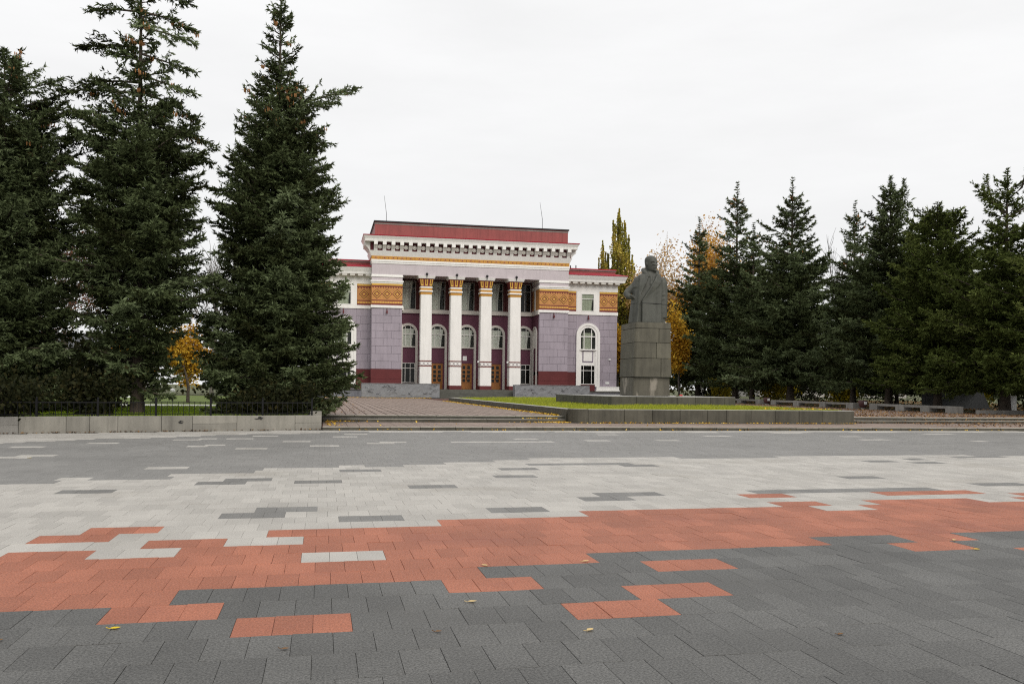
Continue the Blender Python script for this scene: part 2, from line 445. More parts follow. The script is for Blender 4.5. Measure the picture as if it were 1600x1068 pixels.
ORG = {}
def world_of(o):
    return ORG.get(o.name, (0, 0, 0))
def link(name, me, parent=None, loc=(0, 0, 0), rz=0.0, **tags):
    """Link a mesh; loc is in the parent's frame."""
    o = bpy.data.objects.new(name, me)
    COL.objects.link(o)
    if parent:
        o.parent = parent
    o.location = loc
    if rz:
        o.rotation_euler = (0, 0, rz)
    pw = world_of(parent) if parent else (0, 0, 0)
    ORG[o.name] = tuple(a + b for a, b in zip(pw, loc))
    for k, v in tags.items():
        o[k] = v
    return o
def put(name, me, parent, world, **tags):
    pw = world_of(parent)
    return link(name, me, parent, tuple(a - b for a, b in zip(world, pw)), **tags)
def thing(name, label, cat, loc=(0, 0, 0), group=None, rz=0.0):
    o = bpy.data.objects.new(name, None)
    COL.objects.link(o)
    o.location = loc
    o.rotation_euler = (0, 0, rz)
    o.empty_display_size = 0.3
    o['label'] = label
    o['category'] = cat
    if group:
        o['group'] = group
    ORG[o.name] = tuple(loc)
    return o
def tag(o, label, cat, group=None):
    o['label'] = label
    o['category'] = cat
    if group:
        o['group'] = group
    return o
def np_mesh(name, V, F, mats, tone=None, mi=None, smooth=False):
    """Mesh from numpy arrays; F is (n,3) or (n,4); tone per face."""
    me = bpy.data.meshes.new(name)
    k = F.shape[1]
    me.vertices.add(len(V))
    me.vertices.foreach_set('co', np.ascontiguousarray(V, dtype=np.float32).ravel())
    me.loops.add(F.size)
    me.loops.foreach_set('vertex_index', np.ascontiguousarray(F, dtype=np.int32).ravel())
    me.polygons.add(len(F))
    me.polygons.foreach_set('loop_start', np.arange(0, F.size, k, dtype=np.int32))
    for m in (mats if isinstance(mats, (list, tuple)) else [mats]):
        me.materials.append(m)
    if mi is not None:
        me.polygons.foreach_set('material_index', np.asarray(mi, dtype=np.int32))
    me.update(calc_edges=True)
    me.polygons.foreach_set('use_smooth', np.full(len(F), smooth))
    if tone is not None:
        a = me.attributes.new('tone', 'FLOAT', 'FACE')
        a.data.foreach_set('value', np.ascontiguousarray(tone, dtype=np.float32))
    return me
# ------------------------------------------------------------------ ground sheets
S = dict(kind='structure')
g = MB()
prof = [(-300, -0.009), (37.6, -0.009), (37.6, 0.34), (2500, 0.34)]
g.v = [(x, y, z) for y, z in prof for x in (-1800, 1800)]
g.f = [[0, 1, 3, 2], [2, 3, 5, 4], [4, 5, 7, 6]]
g.mi, g.tn = [0, 0, 1], [0, 0, 0]
g.build('ground', [M['bed'], M['earth']], **S)

# ------------------------------------------------------------------ the square: pavers in three colours
TW, TL, TX0, TY0, SH = 0.2565, 0.48, -0.042, 7.17, 0.025
PATCH = [(-2,-.54,.21,'R'),(-2,1.75,2.53,'R'),(-1,-1.41,-.67,'R'),(-1,2.39,3.18,'R'),(0,.98,1.75,'R'),(1,2.94,3.74,'R'),(2,5.75,6.57,'R'),(3,-.14,.6,'W'),
(3,6.14,6.99,'R'),(4,-2.0,-1.26,'W'),(5,-1.63,-.89,'R'),(6,-2.72,-1.99,'R'),(7,-2.35,-1.62,'R'),(8,.25,1.0,'G'),(8,3.34,6.6,'R'),(9,-1.23,-.48,'G'),
(9,2.17,2.94,'G'),(9,6.2,7.01,'R'),(9,7.83,9.48,'R'),(10,-.86,-.12,'G'),(11,3.73,4.54,'G'),(11,6.18,7.02,'R'),(11,8.68,10.32,'R'),(12,4.15,4.94,'G'),
(12,6.59,9.9,'G'),(13,11.18,12.01,'G'),(15,-3.83,-3.11,'G'),(15,1.43,2.19,'G'),(16,9.44,10.17,'G'),(17,-1.89,-1.16,'G'),(17,-.43,.29,'G'),(18,-1.52,-.81,'G'),
(18,2.97,3.69,'G'),(19,-4.34,-3.67,'W'),(20,-2.56,-1.89,'W'),(21,.3,1.03,'G'),(21,3.35,4.07,'G'),(22,-1.15,-.47,'W'),(22,13.0,13.8,'G'),(23,-3.23,-2.57,'W'),
(23,4.14,6.41,'G'),(22,6.07,6.86,'G'),(23,12.08,12.79,'G'),(24,13.46,14.14,'G'),(24,2.57,3.27,'W'),(25,15.14,16.68,'G'),(23,17.2,18.2,'G'),(21,19.0,19.8,'G'),
(29,-6.77,-6.16,'W'),(30,-6.34,-5.8,'W'),(34,-2.02,-1.36,'W'),(36,-7.36,-6.71,'W'),(36,-3.37,-2.8,'W'),(36,-.26,.43,'W'),(37,-3.01,-2.43,'W'),(38,1.19,1.9,'W'),
(39,1.53,2.27,'W'),(38,20.89,21.47,'W'),(39,-5.98,-5.38,'W'),(39,3.72,6.7,'W'),(40,-.95,-.26,'W'),(40,7.94,8.6,'W'),(40,10.23,10.94,'W'),(40,17.45,18.46,'W'),
(42,-4.0,-3.37,'W'),(42,5.94,6.67,'W'),(43,-3.55,-3.02,'W'),(43,-2.7,-2.02,'W'),(44,17.92,18.79,'W'),(45,.48,1.17,'W'),(46,-1.98,-1.32,'W'),(47,9.31,10.13,'W'),
(47,22.43,23.64,'W'),(48,.86,1.54,'W'),(49,16.54,17.86,'W'),(45,13.0,13.8,'W'),(41,24.5,25.3,'W'),(36,27.0,27.8,'W')]
PD = {}
for n_, a_, b_, c_ in PATCH:
    PD.setdefault(n_, []).append((a_, b_, c_))
def red_at(n, x):
    if n <= -1: return False
    return {0: x < -1.05, 1: x < 1.37 or x > 6.95, 2: x < 2.54, 3: x < 5.28, 4: x > -2.74, 5: x > -.15, 6: x > -.52, 7: x > 1.37,
            8: x > 7.41, 9: x > 10.4, 10: x > 10.79}.get(n, False)
def bound(x):
    for b, n in ((-4.2, 17), (-2.5, 18), (-1.3, 20), (-.5, 21), (.3, 22), (.9, 23), (1.7, 22), (2.6, 23), (3.8, 24), (4.6, 25)):
        if x < b: return n
    return 26 if int((x * 0.37) % 3) else 25
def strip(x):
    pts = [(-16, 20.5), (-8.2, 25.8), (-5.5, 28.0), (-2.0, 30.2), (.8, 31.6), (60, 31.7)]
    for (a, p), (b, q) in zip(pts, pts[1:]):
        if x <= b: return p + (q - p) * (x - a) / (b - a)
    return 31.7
def tile_kind(n, x, y):
    for a, b, c in PD.get(n, ()):
        if a - 0.02 <= x <= b + 0.02: return 'M' if c == 'G' else c
    if n <= 3: return 'R' if red_at(n, x) else 'G'
    if red_at(n, x): return 'R'
    if n <= bound(x): return 'W'
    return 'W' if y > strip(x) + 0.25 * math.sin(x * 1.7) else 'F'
def far_edge(x):
    return 33.2 + 0.298 * x - 0.1 if x < 0 else 32.85
cells = []
sh_, ch_ = math.sin(HEAD), math.cos(HEAD)
for n in range(-12, 55):
    yc = TY0 + TL * n
    for i in range(-72, 190):
        x = TX0 + TW * (i + 0.5 + 0.5 * (n % 2))
        y = yc + SH * x
        if y > far_edge(x) or y < 1.5: continue
        d = x * sh_ + y * ch_
        u = 1410 * (x * ch_ - y * sh_) / d
        if abs(u) > 800 + 1410 * 2.2 / d: continue
        vis = abs(u) < 800 and 1410 * 1.6 / d < 463
        cells.append((0 if vis else 1, d, n, i, x, y, tile_kind(n, x, y)))
cells.sort()
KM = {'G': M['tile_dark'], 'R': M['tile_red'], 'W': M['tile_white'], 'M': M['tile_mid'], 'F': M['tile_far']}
KI = {'G': 0, 'R': 1, 'W': 2, 'M': 3, 'F': 4}
def tile_geo(mb, x, y, z, mi, tone, lod):
    hw, hl, t = TW / 2 - 0.0013, TL / 2 - 0.0013, 0.002
    def c(dx, dy, zz): return (x + dx, y + dy + SH * dx, zz)
    if lod:
        v = [c(-hw, -hl, z), c(hw, -hl, z), c(hw, hl, z), c(-hw, hl, z), c(-hw, -hl, z - .03), c(hw, -hl, z - .03), c(hw, hl, z - .03), c(-hw, hl, z - .03)]
        mb.add(v, [(0, 1, 2, 3), (4, 5, 1, 0), (5, 6, 2, 1), (6, 7, 3, 2), (7, 4, 0, 3)], mi, tone)
    else:
        a, b = hw - t, hl - t
        v = [c(-a, -b, z), c(a, -b, z), c(a, b, z), c(-a, b, z), c(-hw, -hl, z - t), c(hw, -hl, z - t), c(hw, hl, z - t), c(-hw, hl, z - t),
             c(-hw, -hl, z - .034), c(hw, -hl, z - .034), c(hw, hl, z - .034), c(-hw, hl, z - .034)]
        f = [(0, 1, 2, 3)] + [(4 + k, 4 + (k + 1) % 4, (k + 1) % 4, k) for k in range(4)] + [(8 + k, 8 + (k + 1) % 4, 4 + (k + 1) % 4, 4 + k) for k in range(4)]
        mb.add(v, f, mi, tone)
square = MB().box(-30, 55, -6, 1.5, -0.006, -0.003).build('paved_square', M['bed'], **S)
TILE_ME = {}
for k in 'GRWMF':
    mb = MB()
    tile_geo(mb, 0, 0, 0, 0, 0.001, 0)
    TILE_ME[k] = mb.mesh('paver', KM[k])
rest = MB()
for idx, (vis, d, n, i, x, y, k) in enumerate(cells):
    z = rnd.gauss(0, 0.0009)
    if idx < 300:
        o = link('paving_tile', TILE_ME[k], square, (x, y, z))
        o.rotation_euler = (rnd.gauss(0, .0015), rnd.gauss(0, .002), rnd.gauss(0, .0012))
    else:
        tile_geo(rest, x, y, z, KI[k], rnd.random(), 1)
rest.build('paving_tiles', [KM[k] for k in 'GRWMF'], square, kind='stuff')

# ------------------------------------------------------------------ kerb, pavement, steps, upper plaza
kerb = MB().box(0.02, 62, 33.1, 33.12, -0.03, 0.09).build('kerb', M['granite_kerb'], **S)
x = 0.03
while x < 60:
    w = rnd.choice((1.0, 1.1, 1.3))
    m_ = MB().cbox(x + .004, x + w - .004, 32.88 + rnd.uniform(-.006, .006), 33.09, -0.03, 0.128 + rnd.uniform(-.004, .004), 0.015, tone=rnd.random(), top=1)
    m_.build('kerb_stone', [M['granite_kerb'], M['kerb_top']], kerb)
    x += w
def slabs(name, x0, x1, y0, y1, z, sx, sy, parent, gap=0.014, jitter=.0015):
    mb = MB()
    ny = int((y1 - y0) / sy)
    nx = int((x1 - x0) / sx)
    for j in range(ny):
        for i in range(nx):
            a, b = x0 + i * sx, y0 + j * sy
            zz = z + rnd.gauss(0, jitter)
            p, q, r, t = a + gap / 2, a + sx - gap / 2, b + .004, b + sy - .004
            mb.add([(p, r, zz), (q, r, zz), (q, t, zz), (p, t, zz), (p, r, zz - .025), (q, r, zz - .025), (q, t, zz - .025), (p, t, zz - .025)],
                   [(0, 1, 2, 3), (4, 5, 1, 0), (5, 6, 2, 1), (6, 7, 3, 2), (7, 4, 0, 3)], 0, rnd.random())
    return mb.build(name, M['slab_pave'], parent, kind='stuff')
walk = MB().box(0.02, 62, 33.12, 37.42, -0.03, 0.108).build('pavement', M['slab_joint'], **S)
slabs('paving_slabs', 0.05, 60, 33.13, 37.42, 0.128, 0.44, 0.44, walk)
steps = MB().box(0.1, 62, 37.44, 37.9, -0.03, 0.24).build('steps', M['stair'], **S)
x = 0.02
while x < 60:
    w = rnd.choice((1.6, 1.8, 2.1))
    MB().cbox(x + .004, x + w - .004, 37.42, 37.80, 0.10, 0.258 + rnd.uniform(-.004, .004), 0.014, tone=rnd.random(), top=1).build('step_stone', [M['granite_kerb'], M['kerb_top']], steps)
    MB().cbox(x + .004 - .5, x + w - .004 - .5, 37.76, 38.15, 0.20, 0.388 + rnd.uniform(-.004, .004), 0.014, tone=rnd.random(), top=1).build('step_stone', [M['granite_kerb'], M['kerb_top']], steps)
    x += w
plaza = MB().box(0.1, 62, 38.15, 97, 0.2, 0.365).build('upper_plaza', M['slab_joint'], **S)
slabs('plaza_slabs', 0.14, 10.25, 38.16, 95.5, 0.388, 0.43, 1.6, plaza, 0.055)
slabs('plaza_slabs', 23.6, 37.0, 38.16, 90, 0.388, 0.43, 1.6, plaza, 0.055)

# ------------------------------------------------------------------ left: granite retaining wall and iron fence
WA, WD = Vector((0.0, 33.28, 0)), Vector((-0.9583, -0.2859, 0))
WN = Vector((0.2859, -0.9583, 0))          # towards the camera
def wpt(s, off, z):
    p = WA + WD * s - WN * off
    return (p.x, p.y, z)
wall = thing('retaining_wall', 'low grey granite block wall along the square, iron fence on top', 'wall', (0, 33.28, 0))
MB().loft([[wpt(0.05, .1, -.03), wpt(20, .1, -.03), wpt(20, .45, -.03), wpt(0.05, .45, -.03)],
           [wpt(0.05, .1, .45), wpt(20, .1, .45), wpt(20, .45, .45), wpt(0.05, .45, .45)]]).build('core', M['bed'], wall)
sj = [0, .96, 2.98, 4.44, 5.43, 6.76, 7.59, 8.27, 9.6, 10.9, 12.2, 13.4, 14.9, 16.2, 17.6]
for a, b in zip(sj, sj[1:]):
    e, f0 = 0.007, rnd.uniform(-.006, .006)
    top = .52 + rnd.uniform(-.004, .004)
    split = rnd.random() < 0.45
    for (z0, z1) in (((-.03, .255), (.262, top)) if split else ((-.03, top),)):
        c = .012
        r = [[wpt(a + e, f0, z0), wpt(b - e, f0, z0), wpt(b - e, .5, z0), wpt(a + e, .5, z0)],
             [wpt(a + e, f0, z1 - c), wpt(b - e, f0, z1 - c), wpt(b - e, .5, z1 - c), wpt(a + e, .5, z1 - c)],
             [wpt(a + e + c, f0 + c, z1), wpt(b - e - c, f0 + c, z1), wpt(b - e - c, .5, z1), wpt(a + e + c, .5, z1)]]
        pale = a > 9.55
        MB().loft(r, tone=rnd.random()).build('stone_block', M['concrete'] if pale else M['granite_wall'], wall)
# black spray marks on two blocks
def scribble(s0, z0, sc, seed):
    r = random.Random(seed)
    mb = MB()
    for k in range(5):
        pts = []
        x_, z_ = r.uniform(0, .28), r.uniform(-.03, .03)
        for q in range(6):
            x_ += r.uniform(.01, .05)
            z_ += r.uniform(-.03, .03)
            pts.append(wpt(s0 - x_ * sc, -.012, z0 + z_ * sc))
        mb.tube(pts, .011, 5)
    mb.build('spray_mark', M['paint_black'], wall)
scribble(2.45, .42, .8, 3)
scribble(4.95, .31, .55, 5)
fence = thing('iron_fence', 'low black iron railing standing on the granite wall under the spruces', 'fence', (0, 33.28, .52))
FO = 0.2
bar_me = MB().box(-.008, .008, -.008, .008, 0, .47).mesh('bar', M['fence_iron'])
post_me = MB().box(-.03, .03, -.03, .03, 0, .56).ball((0, 0, .585), .035, 8, 5).mesh('post', M['fence_iron'])
for z0, z1 in ((.575, .60), (.955, .985)):
    MB().loft([[wpt(.3, FO - .012, z0), wpt(16.5, FO - .012, z0), wpt(16.5, FO + .012, z0), wpt(.3, FO + .012, z0)],
               [wpt(.3, FO - .012, z1), wpt(16.5, FO - .012, z1), wpt(16.5, FO + .012, z1), wpt(.3, FO + .012, z1)]]).build('rail', M['fence_iron'], fence)
s = .3
while s < 16.6:
    put('post', post_me, fence, wpt(s, FO, .52))
    for k in range(1, 10):
        if s + k * .176 < 16.5:
            put('bar', bar_me, fence, wpt(s + k * .176, FO, .53))
    s += 1.76
# cheek wall running back along the plaza edge, lawn behind
cheek = thing('plaza_cheek_wall', 'grey granite side wall edging the lawn beside the steps', 'wall', (-.2, 34, 0))
y = 33.75
k = 0
while y < 60:
    MB().cbox(-.42, 0.0, y + .006, y + 1.9, -.03, .52 if k else .62, .015, tone=rnd.random()).build('stone_block', M['granite_wall'], cheek)
    y += 1.906
    k += 1
lawnv = [(-.42, 33.6), (-60, 15.7), (-90, 49), (-.42, 49)]
lw = MB()
lw.add([(x, y, .46) for x, y in lawnv], [(0, 1, 2, 3)][:1])
lw.build('lawn', M['lawn'], **S)
MB().box(-90, -.42, 49, 52, .3, .475).build('park_path', M['path'], **S)
MB().add([(-90, 52, .465), (-2.0, 52, .465), (-2.0, 92, .465), (-90, 92, .465)], [(0, 1, 2, 3)]).build('lawn', M['lawn'], **S)
MB().add([(37.6, 44, .40), (140, 44, .44), (140, 170, .44), (42, 170, .40)], [(0, 1, 2, 3)]).build('lawn', M['earth'], **S)

# ------------------------------------------------------------------ planter with lawn, plinth
planter = thing('lawn_planter', 'long low granite planter filled with bright grass around the monument', 'planter', (16.8, 36.4, .12))
def planter_block(x0, x1, y0, y1, z0, z1, **kw):
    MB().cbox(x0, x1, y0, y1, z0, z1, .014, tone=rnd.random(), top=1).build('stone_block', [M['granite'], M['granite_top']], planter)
xs = [10.95, 12.55, 13.8, 15.05, 16.3, 17.2, 18.35, 19.5, 20.65, 21.8, 23.35]
for a, b in zip(xs, xs[1:]):
    planter_block(a + .005, b - .005, 36.4 + rnd.uniform(-.006, .006), 36.75, .1, .725 + rnd.uniform(-.004, .004))
# rounded corner block
cn_ = [(10.25 + .7 - .7 * math.sin(t), 36.4 + .7 - .7 * math.cos(t)) for t in [i * PI / 16 for i in range(9)]]
cn_ += [(10.6, 37.4), (10.94, 37.4)]
cn_ = [(10.944, 36.4)] + cn_[1:]
MB().prism(cn_, .1, .725, 'Z', tone=.37).prism(cn_, .7252, .727, 'Z', 1).build('corner_block', [M['granite'], M['granite_top']], planter)
y = 37.4
while y < 73.5:
    planter_block(10.25, 10.6, y + .005, min(y + 1.8, 74) - .005, .1, .72 + rnd.uniform(-.004, .004))
    y += 1.8
y = 36.75
while y < 73.5:
    planter_block(23.0, 23.35, y + .005, min(y + 1.8, 74) - .005, .1, .72)
    y += 1.8
planter_block(10.6, 23.0, 73.7, 74.0, .1, .72)
def mound(x, y):
    a = min(x - 10.6, 23.0 - x, y - 36.75, 73.7 - y)
    return .665 + .15 * max(0, min(1, a / 4.5)) ** 0.8
nx, ny = 32, 60
V = np.array([(10.6 + 12.4 * i / nx, 36.75 + 36.95 * j / ny, mound(10.6 + 12.4 * i / nx, 36.75 + 36.95 * j / ny)) for j in range(ny + 1) for i in range(nx + 1)])
F = np.array([(j * (nx + 1) + i, j * (nx + 1) + i + 1, (j + 1) * (nx + 1) + i + 1, (j + 1) * (nx + 1) + i) for j in range(ny) for i in range(nx)])
link('soil', np_mesh('soil', V - np.array((16.8, 36.4, .12)), F, M['lawn'], smooth=True), planter)

plinth = thing('monument_plinth', 'low rectangular granite platform on the grass under the statue pedestal', 'plinth', (16.85, 46.7, .7))
xs = [13.63, 14.9, 15.75, 17.0, 17.95, 18.75, 19.5, 20.07]
for a, b in zip(xs, xs[1:]):
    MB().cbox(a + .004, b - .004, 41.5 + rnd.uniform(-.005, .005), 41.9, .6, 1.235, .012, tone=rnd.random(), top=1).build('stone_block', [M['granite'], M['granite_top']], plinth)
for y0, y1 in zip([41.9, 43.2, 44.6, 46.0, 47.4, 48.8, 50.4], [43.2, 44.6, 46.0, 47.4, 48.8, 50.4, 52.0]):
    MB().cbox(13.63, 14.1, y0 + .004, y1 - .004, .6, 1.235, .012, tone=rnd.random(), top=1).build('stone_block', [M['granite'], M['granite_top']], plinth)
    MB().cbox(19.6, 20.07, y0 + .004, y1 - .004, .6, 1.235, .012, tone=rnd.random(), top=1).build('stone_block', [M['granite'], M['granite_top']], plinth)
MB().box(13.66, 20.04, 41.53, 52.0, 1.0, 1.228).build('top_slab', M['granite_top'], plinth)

# ------------------------------------------------------------------ pedestal
PX, PY0, PZ = 16.90, 44.5, 1.23
ped = thing('statue_pedestal', 'tapered dark granite block pedestal carrying the stone statue', 'pedestal', (PX, 45.7, PZ))
def course(z0, z1, joints, inset=0.0, mat='pedestal', rad=.16):
    """One course of the tapered pedestal, split at the joints (x of the front face)."""
    def half(z): return 1.075 - .10 * (z - PZ) / 3.84
    ys = lambda z: (PY0 + .05 * (z - PZ) / 3.84 + inset, PY0 + 2.35)
    edges = [-9] + joints + [9]
    for a, b in zip(edges, edges[1:]):
        rings = []
        for z in (z0 + .012, z1 - .012):
            h = half(z) - inset * .25
            y0, y1 = ys(z)
            xa = PX - h if a == -9 else PX + a + .01
            xb = PX + h if b == 9 else PX + b - .01
            ra = rad if a == -9 else .012
            rb = rad if b == 9 else .012
            ring = []
            for q in range(5):
                t = PI / 2 * q / 4
                ring.append((xa + ra - ra * math.cos(t), y0 + ra - ra * math.sin(t), z))
            for q in range(5):
                t = PI / 2 * q / 4
                ring.append((xb - rb + rb * math.sin(t), y0 + rb - rb * math.cos(t), z))
            ring += [(xb, y1, z), (xa, y1, z)]
            rings.append(ring)
        MB().loft(rings, tone=rnd.random()).build('stone_block', M[mat], ped)
MB().box(PX - .9, PX + .9, PY0 + .2, PY0 + 2.3, PZ, 5.0).build('core', M['statue'], ped)
course(PZ, 2.20, [], .17, 'pedestal_stained', rad=.16)
course(2.22, 3.2, [.42])
course(3.2, 4.02, [.16])
course(4.02, 4.76, [.30])
course(4.76, 5.08, [], rad=.1)

# ------------------------------------------------------------------ statue: man in an overcoat, carved in granite
SX, SY, SZ = 17.12, 45.75, 5.08
statue = thing('stone_statue', 'tall dark granite statue of a bald bearded man in an open overcoat', 'statue', (SX, SY, SZ))
def sup(cx, cy, rx, ry, z, n=28, p=2.6):
    out = []
    for i in range(n):
        t = 2 * PI * i / n
        c, s_ = math.cos(t), math.sin(t)
        out.append((cx + rx * math.copysign(abs(c) ** (2 / p), c), cy + ry * math.copysign(abs(s_) ** (2 / p), s_), z))
    return out
b = MB()
# overcoat
b.loft([sup(-.20, 0, .90, .60, 0), sup(-.20, 0, .88, .58, .5), sup(-.19, 0, .84, .55, 1.0), sup(-.14, .0, .78, .53, 1.5), sup(-.10, .0, .74, .52, 2.0),
        sup(-.06, .02, .74, .48, 2.35), sup(-.03, .04, .66, .42, 2.52), sup(-.02, .04, .46, .34, 2.66), sup(0, .03, .27, .25, 2.76)])
# hem spreading on the viewer's left
b.loft([sup(-.78, .05, .34, .50, 0), sup(-.72, .05, .30, .46, .9), sup(-.66, .06, .24, .42, 1.7), sup(-.60, .06, .2, .36, 2.3)])
b.loft([sup(-.70, .04, .20, .36, 1.9), sup(-.66, .04, .21, .36, 2.3), sup(-.62, .05, .22, .32, 2.44), sup(-.56, .05, .16, .24, 2.52)])
# straight arm
b.tube([(.60, .02, 2.46), (.68, .02, 2.2), (.72, .0, 1.6), (.72, -.04, 1.0), (.70, -.08, .30)], [.24, .29, .27, .25, .235], 16)
b.tube([(.70, -.08, .34), (.70, -.10, .16), (.69, -.13, .02)], [.15, .14, .09], 10)
for q in range(4):
    b.tube([(.62 + .05 * q, -.17, .16), (.62 + .05 * q, -.2, .06), (.625 + .05 * q, -.17, -.0)], [.036, .034, .03], 6)
b.tube([(.58, -.12, .24), (.56, -.2, .13)], [.045, .035], 6)
# bent arm, elbow out behind the coat
b.tube([(-.60, .22, 2.30), (-.78, .36, 2.0), (-1.08, .38, 1.74), (-1.22, .24, 1.58), (-1.20, .06, 1.44), (-1.0, -.06, 1.38)], [.18, .20, .20, .19, .17, .13], 14)
for q in range(4):
    b.tube([(-1.18 + .06 * q, -.02, 1.50 - .05 * q), (-1.10 + .06 * q, -.2, 1.46 - .05 * q), (-1.0 + .05 * q, -.22, 1.38 - .05 * q)], .045, 6)
# collar
for sx in (-1, 1):
    b.tube([(sx * .10, .30, 2.90), (sx * .34, .14, 2.88), (sx * .35, -.16, 2.72), (sx * .18, -.42, 2.44)], [.10, .13, .13, .08], 8)
# overlapping coat front: everything right of the diagonal edge stands proud of the jacket inside
def front(z):
    return np.interp(z, [0, .5, 1.0, 1.5, 2.0, 2.35, 2.52, 2.66], [.60, .58, .55, .53, .52, .47, .41, .34])
rg = []
for z, xl in ((0.0, -.66), (.6, -.65), (1.18, -.64), (1.4, -.50), (1.7, -.31), (2.0, -.13), (2.3, .06), (2.5, .18), (2.62, .26)):
    f_ = float(front(z))
    rg.append([(xl, -f_ + .16, z), (xl - .01, -f_ - .085, z), (xl + .05, -f_ - .10, z), ((xl + .5) / 2, -f_ - .05, z), (.48, -f_ + .06, z), (.48, -f_ + .2, z)])
b.loft(rg)
# lapel lying on that front, its tip at shoulder height
b.loft([[(.24, -.40, 2.60), (.40, -.36, 2.50), (.40, -.46, 2.50), (.22, -.52, 2.60)],
        [(.02, -.52, 2.24), (.42, -.44, 2.12), (.42, -.54, 2.12), (.02, -.65, 2.24)],
        [(-.16, -.54, 1.94), (.22, -.50, 1.92), (.22, -.59, 1.92), (-.16, -.68, 1.94)],
        [(-.62, -.55, 1.22), (-.56, -.55, 1.24), (-.56, -.63, 1.24), (-.62, -.66, 1.22)]])
# the other coat edge with its short lapel
rg = []
for z, xr in ((0.0, -.86), (.8, -.80), (1.5, -.70), (2.0, -.50), (2.4, -.34), (2.58, -.26)):
    f_ = float(front(z))
    rg.append([(-.98 + .1 * z, -f_ + .22, z), (-.96 + .1 * z, -f_ + .06, z), (xr - .06, -f_ - .04, z), (xr, -f_ - .05, z), (xr, -f_ + .18, z)])
b.loft(rg)
b.loft([[(-.24, -.36, 2.58), (-.40, -.32, 2.54), (-.40, -.44, 2.54), (-.22, -.50, 2.58)],
        [(-.42, -.48, 2.10), (-.64, -.42, 2.08), (-.64, -.54, 2.08), (-.42, -.62, 2.10)],
        [(-.66, -.48, 1.60), (-.72, -.46, 1.60), (-.72, -.55, 1.60), (-.66, -.58, 1.60)]])
# waistcoat, tie knot, coat edge
b.tube([(-.06, -.40, 2.50), (-.10, -.46, 2.36), (-.14, -.50, 2.05)], [.06, .05, .07], 8)
# sleeve seam folds
b.tube([(.44, -.38, 2.36), (.50, -.40, 1.9), (.47, -.44, 1.2), (.46, -.48, .4)], [.02, .035, .03, .03], 6)
for z, dz in ((1.25, .10), (1.5, .07), (.75, .08)):
    b.tube([(.52, -.22, z), (.70, -.28, z + dz), (.92, -.15, z + dz * .4)], [.02, .035, .02], 6)
# neck and head, turned a little to the viewer's right
b.tube([(0, .05, 2.62), (.02, .0, 2.95)], [.21, .20], 14)
hm = Matrix.Translation((.03, -.03, 3.19)) @ Matrix.Rotation(math.radians(24), 4, 'Z') @ Matrix.Scale(1.16, 4)
def hp(x, y, z):
    return tuple(hm @ Vector((x, y, z)))
rings = []
for z, rx, yf, yb in ((-.36, .10, -.20, .06), (-.31, .16, -.27, .13), (-.22, .205, -.285, .20), (-.1, .235, -.285, .265), (.02, .25, -.28, .29),
                      (.10, .258, -.285, .30), (.2, .258, -.265, .30), (.29, .225, -.215, .265), (.36, .155, -.13, .19), (.395, .06, -.03, .09)):
    cy, ry = (yf + yb) / 2, (yb - yf) / 2
    rings.append([tuple(hm @ Vector(p)) for p in sup(0, cy, rx, ry, z, 24, 2.3)])
b.loft(rings)
b.loft([[hp(-.035, -.27, .06), hp(.035, -.27, .06), hp(.03, -.30, .06), hp(-.03, -.30, .06)],
        [hp(-.06, -.27, -.09), hp(.06, -.27, -.09), hp(.045, -.375, -.09), hp(-.045, -.375, -.09)],
        [hp(-.04, -.27, -.12), hp(.04, -.27, -.12), hp(.03, -.33, -.125), hp(-.03, -.33, -.125)]])                 # nose
for sx in (-1, 1):
    b.tube([hp(sx * .045, -.295, .075), hp(sx * .12, -.285, .095), hp(sx * .2, -.21, .07)], [.03, .034, .028], 7)   # brow
    b.tube([hp(sx * .07, -.29, -.055), hp(sx * .15, -.255, -.045)], [.04, .045], 7)                                # cheek
    b.ball(hp(sx * .26, .02, -.02), (.045, .065, .10), 8, 6)                                                         # ear
    b.tube([hp(sx * .01, -.335, -.15), hp(sx * .09, -.30, -.175)], [.034, .022], 7)                                # moustache
b.tube([hp(0, -.275, -.24), hp(0, -.31, -.31), hp(0, -.30, -.40)], [.10, .085, .035], 10)                        # goatee
b.tube([hp(-.06, -.30, -.205), hp(.06, -.30, -.205)], .022, 6)
me0 = b.mesh('body', M['statue'])
tmp = bpy.data.objects.new('tmp_body', me0)
COL.objects.link(tmp)
rm = tmp.modifiers.new('r', 'REMESH')
rm.mode = 'VOXEL'
rm.voxel_size = 0.034
sm = tmp.modifiers.new('s', 'SMOOTH')
sm.iterations = 1
sm.factor = 0.4
dg = bpy.context.evaluated_depsgraph_get()
dg.update()
me1 = bpy.data.meshes.new_from_object(tmp.evaluated_get(dg))
bpy.data.objects.remove(tmp, do_unlink=True)
me1.name = 'body'
me1.polygons.foreach_set('use_smooth', [True] * len(me1.polygons))
me1.materials.clear()
me1.materials.append(M['statue'])
link('body', me1, statue)
seam = MB()
for z in (1.03,):
    r1 = [(SX + x_, SY + y_, SZ + z) for x_, y_, _ in sup(-.19, 0, .858, .568, 0)]
    r2 = [(x_, y_, z_ + .02) for x_, y_, z_ in r1]
    seam.loft([r1, r2], False)
    q1 = [(SX - .66, SY - .66, SZ + z), (SX + .05, SY - .625, SZ + z), (SX + .48, SY - .50, SZ + z), (SX + .48, SY - .4, SZ + z), (SX - .6, SY - .5, SZ + z)]
    seam.loft([q1, [(x_, y_, z_ + .022) for x_, y_, z_ in q1]], True)
    r1 = [(SX + .72 + .264 * math.cos(t), SY - .04 + .264 * math.sin(t), SZ + z) for t in [2 * PI * i / 20 for i in range(20)]]
    seam.loft([r1, [(x_, y_, z_ + .02) for x_, y_, z_ in r1]], False)
